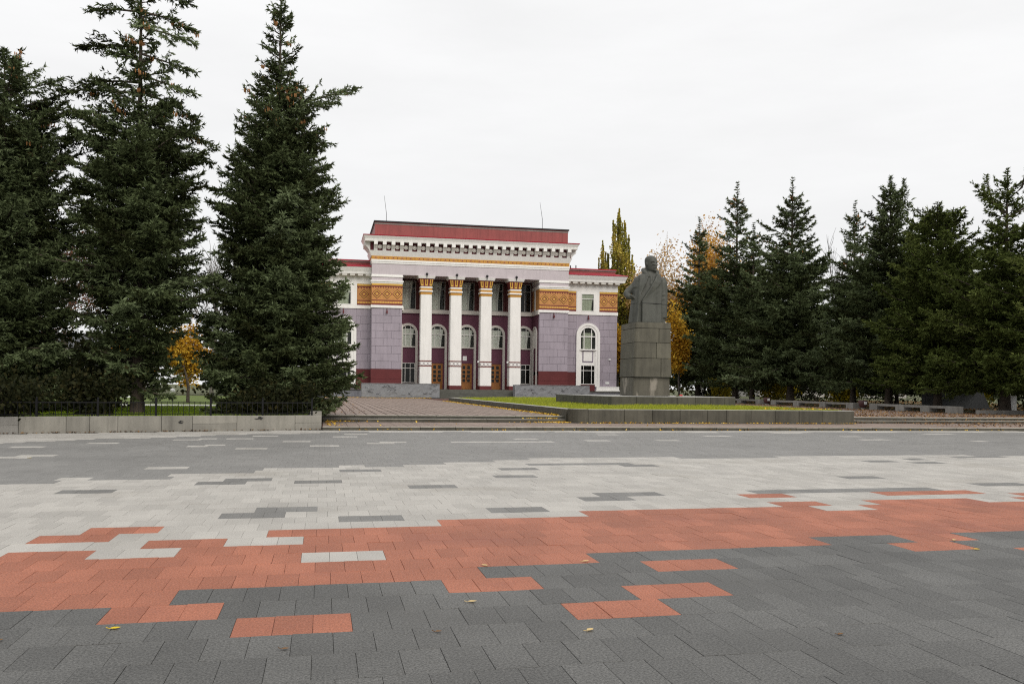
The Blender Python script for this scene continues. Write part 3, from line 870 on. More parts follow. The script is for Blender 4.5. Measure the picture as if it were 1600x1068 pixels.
seam.build('block_joint', M['dark_metal'], statue)
# flowers laid on the platform
fl = thing('flower_bunch', 'tiny bunch of red flowers with green leaves lying before the pedestal', 'flowers', (17.95, 43.6, 1.235))
mb = MB()
for k in range(7):
    mb.tube([(17.75 + .03 * k, 43.55 + .02 * k, 1.25), (17.95 + .02 * k, 43.62, 1.28)], .012, 5)
mb.build('stems', M['leaf_bush'], fl)
mb = MB()
for k in range(6):
    mb.ball((18.03 + .045 * (k % 3), 43.6 + .05 * (k // 3), 1.29), .035, 7, 5)
mb.build('blossoms', M['jacket_red'], fl)

# ------------------------------------------------------------------ palace of culture
FY, BY, FZ = 97.0, 100.25, 1.33
CX0 = 15.9
pal = thing('palace', 'lavender and white classical palace with four tall columns and red roof', 'building', (CX0, 97, .39))
def B(name, mats, mb, parent=None, **k):
    return mb.build(name, mats, parent or pal, **k)
cw = [10.91, 14.16, 17.48, 20.75]
bays = [9.26, 12.53, 15.82, 19.12, 22.36]

def panel_wall(x0, x1, y, z0, nz, h, wid, mat, gap=.022, th=.05, skip=None):
    for k in range(nz):
        off = -(0.45 if k % 2 else 1.25) * wid / 1.7
        x = x0 + off
        while x < x1:
            a, c = max(x, x0), min(x + wid, x1)
            if c - a > .12 and not (skip and skip(a, c, z0 + k * h, z0 + (k + 1) * h)):
                spans = [(a, c)]
                B('cladding_panel', M[mat], MB().box(a + gap / 2, c - gap / 2, y - th + rnd.uniform(-.003, .003), y, z0 + k * h + gap / 2, z0 + (k + 1) * h - gap / 2, tone=rnd.random()))
            x += wid

dia_me = {}
def diamond_mesh():
    mb = MB()
    def ring(ro, ri, d, mi):
        o = [(0, -ro), (ro, 0), (0, ro), (-ro, 0)]
        q = [(0, -ri), (ri, 0), (0, ri), (-ri, 0)]
        v = [(x, -d, z) for x, z in o] + [(x, -d, z) for x, z in q] + [(x, 0, z) for x, z in o] + [(x, 0, z) for x, z in q]
        f = []
        for i in range(4):
            j = (i + 1) % 4
            f += [(i, j, 4 + j, 4 + i), (i, 8 + i, 8 + j, j), (4 + i, 4 + j, 12 + j, 12 + i)]
        mb.add(v, f, mi)
    ring(.54, .46, .014, 1)
    ring(.44, .35, .02, 0)
    ring(.32, .23, .022, 1)
    mb.prism([(0, -.11), (.11, 0), (0, .11), (-.11, 0)], -.024, 0, 'Y', 2)
    for a in (-1, 1):
        for c in (-1, 1):
            mb.prism([(a * .36, c * .36 - .07), (a * .36 + .07, c * .36), (a * .36, c * .36 + .07), (a * .36 - .07, c * .36)], -.016, 0, 'Y', 2)
            mb.prism([(a * .36, c * .36 - .035), (a * .36 + .035, c * .36), (a * .36, c * .36 + .035), (a * .36 - .035, c * .36)], -.021, 0, 'Y', 1)
    return mb.mesh('diamond_motif', [M['gold'], M['rust'], M['gold']])
DIA = diamond_mesh()
def ornament(x0, x1, y, z0=10.22, z1=12.52):
    mb = MB()
    mb.box(x0, x1, y - .06, y + .05, z0 + .2, z1 - .2, 0)
    mb.box(x0, x1, y - .075, y + .05, z0, z0 + .2, 1)
    mb.box(x0, x1, y - .075, y + .05, z1 - .2, z1, 2)
    mb.box(x0, x1, y - .07, y + .02, z1 - .34, z1 - .215, 1)
    mb.box(x0, x1, y - .068, y + .02, z0 + .44, z0 + .55, 1)
    n = max(1, int((x1 - x0) / .27))
    st = (x1 - x0) / n
    for i in range(n):
        c = x0 + (i + .5) * st
        mb.prism([(c - st * .42, z0 + .205), (c + st * .42, z0 + .205), (c, z0 + .42)], y - .075, y - .06, 'Y', 2)
        mb.prism([(c - st * .35, z1 - .36), (c + st * .35, z1 - .36), (c, z1 - .52)], y - .072, y - .06, 'Y', 1)
    B('ornament_band', [M['tan'], M['rust'], M['gold']], mb)
    k = max(1, round((x1 - x0) / 1.06))
    sp = (x1 - x0) / k
    for i in range(k):
        put('diamond_motif', DIA, pal, (x0 + (i + .5) * sp, y - .06, (z0 + z1) / 2 + .05))

def corner_tower(x0, x1):
    B('wall', M['lavender_joint'], MB().box(x0, x1, FY, 101, .6, 13.5))
    B('plinth_course', M['oxblood'], MB().box(x0 - .03, x1 + .03, FY - .08, 100.9, .6, 2.36))
    B('plinth_course', M['oxblood'], MB().box(x0 - .03, x1 + .03, FY - .08, 100.9, 2.375, 3.42))
    panel_wall(x0, x1, FY, 3.43, 8, .8125, 1.68, 'lavender')
    B('side_cladding', M['lavender'], MB().box(x0 - .012, x0, FY, 101, 3.43, 9.93))
    B('white_band', M['white'], MB().box(x0 - .1, x1 + .1, FY - .16, 101, 9.93, 10.215))
    ornament(x0 - .02, x1 + .02, FY - .02)
    B('side_ornament', M['tan'], MB().box(x0 - .03, x1 + .03, FY, 100.8, 10.22, 12.52))
    B('moulding', M['white'], MB().box(x0 - .08, x1 + .08, FY - .12, 101, 12.525, 12.70).box(x0 - .14, x1 + .14, FY - .2, 101, 12.70, 12.85))
    B('frieze_strip', M['lavender_pale'], MB().box(x0 - .02, x1 + .02, FY - .06, 101, 12.855, 13.22))
    B('moulding', M['white'], MB().box(x0 - .09, x1 + .09, FY - .14, 101, 13.225, 13.36).box(x0 - .05, x1 + .05, FY - .09, 101, 13.36, 13.495))
    fl_ = B('bracket_lamp', M['oxblood'], MB().box((x0 + x1) / 2 - .07, (x0 + x1) / 2 + .07, FY - .32, FY - .05, 9.35, 9.62).box((x0 + x1) / 2 - .03, (x0 + x1) / 2 + .03, FY - .2, FY - .05, 9.62, 9.9))
corner_tower(5.10, 8.30)
corner_tower(23.43, 26.70)

# entablature
EX0, EX1 = 5.10, 26.70
B('architrave', M['lavender_pale'], MB().box(EX0 - .02, EX1 + .02, FY - .06, 101, 13.5, 14.64))
B('moulding', M['white'], MB().box(EX0 - .06, EX1 + .06, FY - .12, 101, 14.645, 14.84).box(EX0 - .10, EX1 + .10, FY - .17, 101, 14.84, 15.07))
gb = B('golden_band', M['ochre'], MB().box(EX0 - .08, EX1 + .08, FY - .15, 101, 15.075, 15.43))
mot = MB().prism([(-.26, 0), (0, -.11), (.26, 0), (0, .11)], -.014, 0, 'Y', 0).prism([(-.1, 0), (0, -.05), (.1, 0), (0, .05)], -.02, -.01, 'Y', 1)
mot.prism([(.42, -.09), (.47, -.09), (.47, .09), (.42, .09)], -.012, 0, 'Y', 1)
mot_me = mot.mesh('band_motif', [M['tan'], M['rust']])
x = EX0 + .35
while x < EX1 - .2:
    put('band_motif', mot_me, gb, (x, FY - .151, 15.25))
    x += .93
def flare(z0, z1, g0, g1, mat, name, y1=101.2):
    r = [[(EX0 - g, FY - g, z), (EX1 + g, FY - g, z), (EX1 + g, y1, z), (EX0 - g, y1, z)] for z, g in ((z0, g0), (z1, g1))]
    return B(name, M[mat], MB().loft(r))
flare(15.435, 15.99, .12, .34, 'white', 'cove')
flare(15.995, 16.88, .22, .24, 'maroon', 'bracket_recess')
br_me = MB().prism([(0, -.44), (0, .44), (-.62, .44), (-.62, .12), (-.42, .0), (-.16, -.30), (-.1, -.44)], -.19, .19, 'X').mesh('bracket', M['white'])
ro = MB().loft([[(.24 * math.cos(t), 0, .24 * math.sin(t)) for t in [2 * PI * i / 12 for i in range(12)]],
                [(.23 * math.cos(t), -.06, .23 * math.sin(t)) for t in [2 * PI * i / 12 for i in range(12)]],
                [(.12 * math.cos(t), -.08, .12 * math.sin(t)) for t in [2 * PI * i / 12 for i in range(12)]],
                [(.10 * math.cos(t), -.14, .10 * math.sin(t)) for t in [2 * PI * i / 12 for i in range(12)]]])
ro_me = ro.mesh('rosette', M['cream'])
for k in range(24):
    xb = 5.42 + .921 * k
    put('bracket', br_me, pal, (xb, FY - .225, 16.44))
    if k < 23:
        put('rosette', ro_me, pal, (xb + .46, FY - .235, 16.40))
for sx, xx in ((-1, EX0 - .225), (1, EX1 + .225)):
    for k in range(4):
        o = put('bracket', br_me, pal, (xx, FY + .1 + .921 * k, 16.44))
        o.rotation_euler = (0, 0, -sx * -PI / 2 if sx > 0 else -PI / 2)
flare(16.885, 17.08, .80, .84, 'white', 'cornice')
flare(17.085, 17.46, .78, .98, 'white', 'cornice')
flare(17.465, 17.56, 1.0, 1.02, 'roof_bright', 'roof_edge')
at_ = B('attic', M['roof_red'], MB().box(5.34, 26.6, FY - .02, 112, 17.56, 19.05))
B('attic_trim', M['concrete'], MB().box(5.30, 26.64, FY - .05, 112, 18.83, 18.95), at_)
B('attic_cap', M['dark_metal'], MB().box(5.22, 26.72, FY - .14, 112, 19.05, 19.2), at_)
for k in range(18):        # standing seams of the metal cladding
    B('seam', M['roof_red'], MB().box(5.6 + k * 1.2, 5.63 + k * 1.2, FY - .035, FY - .02, 17.57, 18.82), at_)
B('lightning_rod', M['dark_metal'], MB().tube([(6.6, 98, 19.1), (6.6, 98, 20.2), (6.35, 98, 22.1)], [.03, .025, .012], 6))
B('lightning_rod', M['dark_metal'], MB().tube([(23.9, 98, 19.1), (23.9, 98, 20.4), (23.6, 98, 22.3)], [.03, .025, .012], 6))

# portico: floor, back wall, ceiling
B('portico_floor', M['stair'], MB().box(8.3, 23.43, 95.6, 100.3, .4, FZ - .01))
B('back_wall', M['plum'], MB().box(8.3, 23.43, BY, 101, FZ, 9.70))
B('back_plinth', M['oxblood'], MB().box(8.3, 23.43, BY - .03, BY + .1, FZ, 2.62))
B('string_course', M['cream'], MB().box(8.3, 23.43, BY - .22, BY + .1, 9.70, 10.12))
B('upper_wall', M['red_brown'], MB().box(8.3, 23.43, BY + .05, 101, 10.12, 13.5))
for a, b_ in zip(bays, bays[1:]):
    c = (a + b_) / 2
    B('wall_pier', M['red_brown'], MB().box(c - .42, c + .42, BY - .1, BY + .05, 10.13, 13.45).box(c - .16, c + .16, BY - .17, BY - .1, 10.13, 13.45))
for xs_, sgn in ((8.30, 1), (23.43, -1)):
    B('side_wall', M['plum'], MB().box(min(xs_, xs_ + sgn * .03), max(xs_, xs_ + sgn * .03), FY + .3, BY - .003, 3.0, 9.70))
    B('side_string', M['cream'], MB().box(min(xs_, xs_ + sgn * .18), max(xs_, xs_ + sgn * .18), FY - .1, BY - .23, 9.70, 10.12))
    B('side_pilaster', M['cream'], MB().box(min(xs_, xs_ + sgn * .1), max(xs_, xs_ + sgn * .1), BY - 1.6, BY - 1.0, 10.13, 12.9))
    # half-seen arch on the inner side wall
    ab = MB().arch(BY - 1.55, 7.5, .95, .72, FZ, 0, .14)
    ab.v = [(xs_ + sgn * .03 + (sgn * y_), x_, z_) for x_, y_, z_ in ab.v]
    B('side_arch', M['cream'], ab)
    ab = MB().prism([(BY - 1.55 - .72, 6.0)] + [(BY - 1.55 - .72 * math.cos(PI * i / 10), 7.5 + .72 * math.sin(PI * i / 10)) for i in range(11)] + [(BY - 1.55 + .72, 6.0)],
                    min(xs_ + sgn * .031, xs_ + sgn * .06), max(xs_ + sgn * .031, xs_ + sgn * .06), 'X')
    B('side_pane', M['curtain'], ab)

def drape(x0, x1, z0, z1, y, left=True, open_=.35):
    """A gathered curtain with a swept inner edge."""
    n, mz = 14, 8
    v = []
    for j in range(mz + 1):
        t = j / mz
        w = (x1 - x0) * (1 - open_ * (1 - (2 * t - .9) ** 2 * .6)) if t < .95 else (x1 - x0)
        w = (x1 - x0) * (.80 + .20 * t ** 2)
        for i in range(n + 1):
            s_ = i / n
            x_ = x0 + s_ * w if left else x1 - s_ * w
            v.append((x_, y + .03 * math.sin(s_ * 25 + t), z0 + t * (z1 - z0)))
    f = [(j * (n + 1) + i, j * (n + 1) + i + 1, (j + 1) * (n + 1) + i + 1, (j + 1) * (n + 1) + i) for j in range(mz) for i in range(n)]
    return MB().add(v, f)
def window(x0, x1, z0, z1, y, bars_x, bars_z, fm, pm='glass', cur=None, fw=.07, name='window', parent=None, room=.0):
    """Rectangular window standing on the wall face y: frame, panes, glazing bars, dark backing, curtain."""
    mb = MB().box(x0, x0 + fw, y - .12, y, z0, z1).box(x1 - fw, x1, y - .12, y, z0, z1).box(x0 + fw, x1 - fw, y - .12, y, z0, z0 + fw).box(x0 + fw, x1 - fw, y - .12, y, z1 - fw, z1)
    w = B(name, M[fm], mb, parent)
    if parent is None:
        par = w
    else:
        par = parent
    B('unlit_backing', M['room'], MB().box(x0 + .01, x1 - .01, y - .012, y - .004, z0 + .01, z1 - .01), par)  # flat dark panel in place of the shaded room behind
    ex = [x0 + fw] + bars_x + [x1 - fw]
    ez = [z0 + fw] + bars_z + [z1 - fw]
    for xa in bars_x:
        B('glazing_bar', M[fm], MB().box(xa - .03, xa + .03, y - .11, y - .05, z0 + fw, z1 - fw), par)
    for za in bars_z:
        B('transom', M[fm], MB().box(x0 + fw, x1 - fw, y - .115, y - .045, za - .035, za + .035), par)
    for a, c in zip(ex, ex[1:]):
        for p, q in zip(ez, ez[1:]):
            B('pane', M[pm], MB().box(a, c, y - .085, y - .078, p, q), par)
    if cur:
        for k in cur:
            B('curtain', M[k[0]], drape(k[1], k[2], z0 + .08, z1 - .1, y - .045, k[3]), par)
    return w

for k, c in enumerate(bays):
    w = B('arched_window', M['cream'], MB().arch(c, 7.50, 1.09, .82, FZ, BY - .2, BY + .01))
    # glazed half-round and square head
    hd = [(c - .82, 6.0)] + [(c - .82 * math.cos(PI * i / 14), 7.5 + .82 * math.sin(PI * i / 14)) for i in range(15)] + [(c + .82, 6.0)]
    B('unlit_backing', M['room'], MB().prism(hd, BY - .012, BY - .004), w)
    B('curtain', M['curtain'], drape(c - .80, c + .74, 6.05, 8.0, BY - .05, True), w)
    B('pane', M['glass'], MB().prism(hd, BY - .10, BY - .09), w)
    for dx in (-.30, .30):
        B('glazing_bar', M['frame_white'], MB().box(c + dx - .03, c + dx + .03, BY - .13, BY - .1, 6.06, 8.2), w)
    B('transom', M['frame_white'], MB().box(c - .81, c + .81, BY - .135, BY - .1, 7.36, 7.44), w)
    B('sill', M['cream'], MB().box(c - .815, c + .815, BY - .19, BY - .01, 5.9, 6.05), w)
    B('infill_panel', M['plum'], MB().box(c - .815, c + .815, BY - .06, BY - .002, 4.22, 5.9), w)
    if k in (0, 4):
        window(c - .80, c + .80, 2.0, 4.2, BY - .03, [c - .28, c + .28], [3.62], 'frame_white', 'glass_dark', None, .06, parent=w)
    else:
        d = B('door', M['wood'], MB().box(c - .62, c - .54, BY - .16, BY - .02, FZ, 4.18).box(c + .54, c + .62, BY - .16, BY - .02, FZ, 4.18).box(c - .54, c + .54, BY - .16, BY - .02, 4.10, 4.18)
              .box(c - .53, c + .53, BY - .11, BY - .03, FZ + .02, 2.05))
        for lf in (-1, 1):
            a, e = (c - .53, c - .01) if lf < 0 else (c + .01, c + .53)
            mb = MB().box(a, a + .1, BY - .13, BY - .04, 2.05, 4.09).box(e - .1, e, BY - .13, BY - .04, 2.05, 4.09)
            for zz in (2.05, 2.5, 2.98, 3.42, 3.98):
                mb.box(a + .1, e - .1, BY - .128, BY - .042, zz, zz + (.16 if zz == 3.42 else .1))
            B('door_leaf', M['wood'], mb, d)
            B('pane', M['glass_dark'], MB().box(a + .1, e - .1, BY - .09, BY - .08, 2.1, 4.0), d)
        B('handle', M['dark_metal'], MB().tube([(c + .05, BY - .19, 2.35), (c + .05, BY - .19, 2.75)], .02, 6), d)
        B('side_panel', M['plum'], MB().box(c + .625, c + .815, BY - .05, BY - .001, FZ, 4.2).box(c - .815, c - .625, BY - .05, BY - .001, FZ, 4.2), w)
    # upper storey window
    cu = [('curtain', c - .78, c + .5, True)] if k < 4 else [('curtain', c - .72, c - .1, True)]
    window(c - .84, c + .84, 10.14, 13.3, BY + .045, [c + .12], [12.45], 'frame_grey', 'glass_dark' if k > 3 else 'glass', cu)
B('door_sign', M['lamp_white'], MB().box(15.42, 15.88, BY - .1, BY - .07, 4.55, 5.05))

# columns
def half(z): return .645 - .045 * (z - FZ) / 10
for i, c in enumerate(cw):
    def oct_(h, z, ch=.06, c=c):
        y0 = FY + .68
        return [(c - h + ch, y0 - h, z), (c + h - ch, y0 - h, z), (c + h, y0 - h + ch, z), (c + h, y0 + h - ch, z), (c + h - ch, y0 + h, z), (c - h + ch, y0 + h, z), (c - h, y0 + h - ch, z), (c - h, y0 - h + ch, z)]
    col = B('column', M['white'], MB().loft([oct_(half(1.74), 1.74), oct_(half(3.78), 3.78)]).loft([oct_(half(4.42), 4.42), oct_(half(11.52), 11.52)]))
    B('base', M['oxblood'], MB().loft([oct_(.66, FZ - .01, .03), oct_(.66, 1.735, .03)]), col)
    B('shaft_band', M['cream'], MB().loft([oct_(.648, 3.88), oct_(.648, 4.32)]), col)
    for z in (3.785, 4.325):
        B('band_edge', M['rust'], MB().loft([oct_(.665, z), oct_(.665, z + .09)]), col)
    for q in range(3):
        B('disc', M['white'], MB().loft([[(c + (q - 1) * .42 + .15 * math.cos(t), FY + .68 - .648 - dd, 4.1 + .15 * math.sin(t)) for t in [2 * PI * j / 10 for j in range(10)]] for dd in (-.01, .02)]), col)
        B('disc_ring', M['lavender'], MB().loft([[(c + (q - 1) * .42 + r_ * math.cos(t), FY + .68 - .648 - dd, 4.1 + r_ * math.sin(t)) for t in [2 * PI * j / 10 for j in range(10)]] for r_, dd in ((.2, -.01), (.2, .01), (.16, .01))], False), col)
    B('necking', M['ochre'], MB().loft([oct_(.625, 11.525), oct_(.625, 11.80)]).loft([oct_(.63, 11.975), oct_(.63, 12.2)]), col)
    B('necking_ring', M['white'], MB().loft([oct_(.70, 11.805), oct_(.70, 11.97)]).loft([oct_(.64, 12.205), oct_(.66, 12.37)]), col)
    cap = B('capital', M['rust'], MB().loft([oct_(.60, 12.375), oct_(.66, 12.7), oct_(.80, 13.2)]), col)
    mb = MB()
    for q in range(-1, 2):
        for sx in (-1, 1):
            x0 = c + q * .46 + sx * .10
            mb.loft([[(x0 - .045, FY + .68 - .615, 12.45), (x0 + .045, FY + .68 - .615, 12.45), (x0 + .045, FY + .68 - .58, 12.45), (x0 - .045, FY + .68 - .58, 12.45)],
                     [(x0 - .055 + q * .08, FY + .68 - .80, 13.12), (x0 + .055 + q * .08, FY + .68 - .80, 13.12), (x0 + .055 + q * .08, FY + .68 - .74, 13.12), (x0 - .055 + q * .08, FY + .68 - .74, 13.12)]])
        mb.box(c + q * .46 - .1, c + q * .46 + .1, FY + .68 - .66, FY + .68 - .58, 12.45, 12.60)
    B('leaf_motif', M['gold'], mb, col)
    B('abacus', M['white'], MB().loft([oct_(.86, 13.205), oct_(.96, 13.495)]), col)
    B('spotlight', M['dark_metal'], MB().ball((c, FY - .32, 13.66), .15, 8, 6).box(c - .04, c + .04, FY - .3, FY - .2, 13.3, 13.66), col)
    if i > 1:
        B('camera_box', M['lamp_white'], MB().box(c - .86, c - .64, FY + .3, FY + .55, 4.28, 4.46), col)

# stairs between the two stone slabs
for k in range(5):
    B('stair_step', M['stair'], MB().box(11.0, 20.9, 93.7 + k * .38, 95.7, .38 + .188 * k, .38 + .188 * (k + 1) - (.004 if k < 4 else .008), tone=.2 * k + .1))

# wings
def wing(sg):
    """sg=1 right wing, sg=-1 left wing (mirrored about the portico axis)."""
    def X(x): return x if sg > 0 else 2 * CX0 - x
    def bx(mb, x0, x1, y0, y1, z0, z1, **k):
        a, b_ = sorted((X(x0), X(x1)))
        return mb.box(a, b_, y0, y1, z0, z1, **k)
    def R(x0, x1):
        return tuple(sorted((X(x0), X(x1))))
    WY, ac = 99.0, X(29.62)
    B('wall', M['lavender_joint'], bx(MB(), 26.69, 33.1, WY, 140, .5, 13.4))
    a, b_ = R(26.72, 33.1)
    skip = lambda p, q, z0, z1: False
    # cladding either side of the tall arch, split so nothing runs behind it
    l0, l1 = R(26.72, 28.24)
    r0, r1 = R(31.0, 33.1)
    panel_wall(l0, l1, WY, 3.43, 8, .8125, 1.68, 'lavender')
    panel_wall(r0, r1, WY, 1.80, 10, .813, 1.68, 'lavender')
    mid = [(ac - 1.38, 7.62)] + [(ac - 1.38 * math.cos(PI * i / 14), 7.62 + 1.38 * math.sin(PI * i / 14)) for i in range(15)] + [(ac + 1.38, 7.62), (ac + 1.38, 9.92), (ac - 1.38, 9.92)]
    mb = MB()
    for i in range(14):
        p, q = mid[1 + i], mid[2 + i]
        mb.add([(p[0], WY - .05, p[1]), (q[0], WY - .05, q[1]), (q[0], WY - .05, 9.92), (p[0], WY - .05, 9.92)], [(0, 1, 2, 3)])
    B('spandrel', M['lavender'], mb)
    B('plinth_course', M['oxblood'], bx(MB(), 26.72, 28.24, WY - .07, WY, 1.25, 2.36))
    B('plinth_course', M['oxblood'], bx(MB(), 26.72, 28.24, WY - .07, WY, 2.375, 3.42))
    arch_o = B('arched_window', M['white'], MB().arch(ac, 7.62, 1.40, 1.12, 1.78, WY - .26, WY + .01).arch(ac, 7.62, 1.12, .86, 1.78, WY - .2, WY + .01))
    hd = [(ac - .86, 6.06)] + [(ac - .86 * math.cos(PI * i / 14), 7.62 + .86 * math.sin(PI * i / 14)) for i in range(15)] + [(ac + .86, 6.06)]
    B('unlit_backing', M['room'], MB().prism(hd, WY - .03, WY - .02), arch_o)
    B('curtain', M['curtain_green'], drape(ac - .62, ac + .66, 6.1, 7.9, WY - .06, True), arch_o)
    B('pane', M['glass'], MB().prism(hd, WY - .12, WY - .11), arch_o)
    for dx in (-.48, .4):
        B('glazing_bar', M['frame_white'], MB().box(ac + dx - .05, ac + dx + .05, WY - .16, WY - .12, 6.06, 8.25), arch_o)
    B('transom', M['frame_white'], MB().box(ac - .85, ac + .85, WY - .165, WY - .12, 7.42, 7.54), arch_o)
    B('sill', M['white'], MB().box(ac - .98, ac + .98, WY - .3, WY - .04, 5.9, 6.06), arch_o)
    B('infill_panel', M['white'], MB().box(ac - .86, ac + .86, WY - .1, WY - .02, 4.25, 5.9), arch_o)
    B('panel_border', M['lavender_joint'], MB().box(ac - .64, ac + .64, WY - .115, WY - .1, 4.55, 5.86), arch_o)
    B('panel_field', M['white'], MB().box(ac - .52, ac + .52, WY - .15, WY - .115, 4.68, 5.76), arch_o)
    window(ac - .86, ac + .86, 2.03, 4.25, WY - .02, [ac - .5, ac + .45], [3.62], 'frame_white', 'glass_dark', [('curtain', ac - .3, ac + .1, True)], .08, parent=arch_o)
    B('infill_panel', M['oxblood'], MB().box(ac - .86, ac + .86, WY - .08, WY - .015, 1.3, 2.02), arch_o)
    # base, white step
    B('base', M['base_stone'], bx(MB(), 26.75, 33.9, 96.2, 99.6, .39, 1.18))
    B('base_coping', M['stair'], bx(MB(), 26.75, 34.0, 96.1, 99.7, 1.184, 1.27))
    B('white_step', M['white'], bx(MB(), 30.65, 33.35, WY - .3, WY + .1, 1.274, 1.8).box(*R(30.5, 33.6), WY - .5, WY + .1, 1.272, 1.42))
    # upper storey
    B('white_band', M['white'], bx(MB(), 26.70, 33.16, WY - .14, 120, 9.95, 10.32))
    o0, o1 = R(26.72, 28.18)
    ornament(o0, o1, WY, 10.33, 12.62)
    o0, o1 = R(30.95, 33.1)
    ornament(o0, o1, WY, 10.33, 12.62)
    B('window_surround', M['white'], MB().box(*R(28.2, 28.78), WY - .12, WY + .02, 10.33, 12.62).box(*R(30.32, 30.93), WY - .12, WY + .02, 10.33, 12.62).box(*R(28.78, 30.32), WY - .12, WY + .02, 12.38, 12.62))
    a, b_ = R(28.78, 30.32)
    window(a, b_, 10.33, 12.38, WY - .03, [], [11.75], 'frame_white', 'glass', [('curtain_green', a + .08, b_ - .05, True)], .09)
    B('frieze_strip', M['white'], bx(MB(), 26.7, 33.14, WY - .1, 120, 12.63, 13.05).box(*R(26.7, 33.12), WY - .06, 120, 13.05, 13.4))
    for k in range(8):
        xx = X(27.05 + k * .83)
        B('bracket', M['cream'], MB().box(xx - .26, xx + .26, WY - .75, WY - .05, 13.42, 13.62))
    B('cornice', M['white'], MB().loft([[(R(26.7, 33.3)[0], WY - .2, 13.40), (R(26.7, 33.3)[1], WY - .2, 13.40), (R(26.7, 33.3)[1], 120, 13.40), (R(26.7, 33.3)[0], 120, 13.40)],
                                       [(R(26.7, 33.4)[0], WY - .25, 13.625), (R(26.7, 33.4)[1], WY - .25, 13.625), (R(26.7, 33.4)[1], 120, 13.625), (R(26.7, 33.4)[0], 120, 13.625)]])
      .loft([[(R(26.7, z_)[0], WY - y_, h_), (R(26.7, z_)[1], WY - y_, h_), (R(26.7, z_)[1], 120, h_), (R(26.7, z_)[0], 120, h_)] for z_, y_, h_ in ((33.75, .78, 13.63), (33.8, .82, 13.85), (33.95, 1.0, 14.2), (34.0, 1.05, 14.34))]))
    B('roof', M['roof_bright'], MB().loft([[(R(26.7, z_)[0], WY - y_, h_), (R(26.7, z_)[1], WY - y_, h_), (R(26.7, z_)[1], 120, h_), (R(26.7, z_)[0], 120, h_)] for z_, y_, h_ in ((34.05, 1.1, 14.345), (34.05, 1.1, 14.42), (32.95, -.1, 14.72))]))
    B('roof_parapet', M['roof_red'], bx(MB(), 26.7, 32.9, WY + .2, 120, 14.6, 15.0))
    B('parapet_cap', M['concrete'], bx(MB(), 26.7, 32.96, WY + .1, 120, 15.003, 15.12))
    B('parapet_edge', M['roof_bright'], bx(MB(), 26.7, 33.0, WY + .06, 120, 15.123, 15.24))
    B('bracket_lamp', M['oxblood'], MB().box(ac - .07, ac + .07, WY - .34, WY - .1, 9.4, 9.66).box(ac - .03, ac + .03, WY - .25, WY - .1, 9.66, 9.94))
    if sg > 0:
        B('wall_box', M['lamp_white'], MB().box(31.75, 32.2, WY - .12, WY - .05, 2.1, 2.35))
        B('wall_box', M['lamp_white'], MB().box(32.1, 32.35, WY - .15, WY - .05, 4.85, 5.0))
        B('vent_pipe', M['dark_metal'], MB().tube([(28.05, 101, 15.2), (28.05, 101, 15.8)], .06, 6))
        B('vent_pipe', M['dark_metal'], MB().tube([(28.7, 101, 15.2), (28.7, 101, 15.85)], .06, 6))
    else:
        B('downpipe', M['concrete'], MB().tube([(5.0, 98.7, 15.1), (5.0, 98.7, 13.6)], .06, 6))
wing(1)
wing(-1)
B('rear_hall', M['lavender_pale'], MB().box(1, 30.8, 112, 150, .39, 17.0))

# rough stone slabs flanking the stairs
def rough_slab(name, label, x0, x1, seed):
    t = thing(name, label, 'stone slab', ((x0 + x1) / 2, 93, .39))
    r = random.Random(seed)
    n, m_ = 26, 5
    v = []
    for j in range(m_ + 1):
        for i in range(n + 1):
            v.append((x0 + (x1 - x0) * i / n + (0 if i in (0, n) else r.uniform(-.06, .06)), 93 + r.uniform(-.03, .03), .39 + 1.5 * j / m_ + (0 if j in (0, m_) else r.uniform(-.05, .05))))
    f = [(j * (n + 1) + i, j * (n + 1) + i + 1, (j + 1) * (n + 1) + i + 1, (j + 1) * (n + 1) + i) for j in range(m_) for i in range(n)]
    mb = MB().add(v, f)
    mb.box(x0, x1, 93.031, 94.0, .39, 1.885)
    mb.box(x0, x1, 92.96, 93.06, 1.86, 1.895)
    mb.build('slab', M['rock_slab'], t)
    vn = MB()
    for k in range(26):
        x_, z_ = r.uniform(x0 + .3, x1 - .6), r.uniform(.55, 1.75)
        pts = [(x_, 92.955, z_)]
        for q in range(r.choice((2, 3, 4))):
            x_ += r.uniform(.05, .22)
            z_ = min(1.8, max(.5, z_ + r.uniform(-.16, .16)))
            pts.append((x_, 92.955, z_))
        vn.tube(pts, [r.uniform(.006, .017) for _ in pts], 5)
    vn.build('carved_lines', M['rock_dark'], t, kind='stuff')
    MB().box(x0 - .1, x1 + .1, 92.93, 94.1, .386, .47).build('foot', M['dark_panel'], t)
rough_slab('stone_slab', 'long rough grey stone slab left of the palace stairs', 3.95, 11.93, 4)
rough_slab('stone_slab', 'long rough grey stone slab right of the stairs behind the grass', 19.90, 28.10, 9)

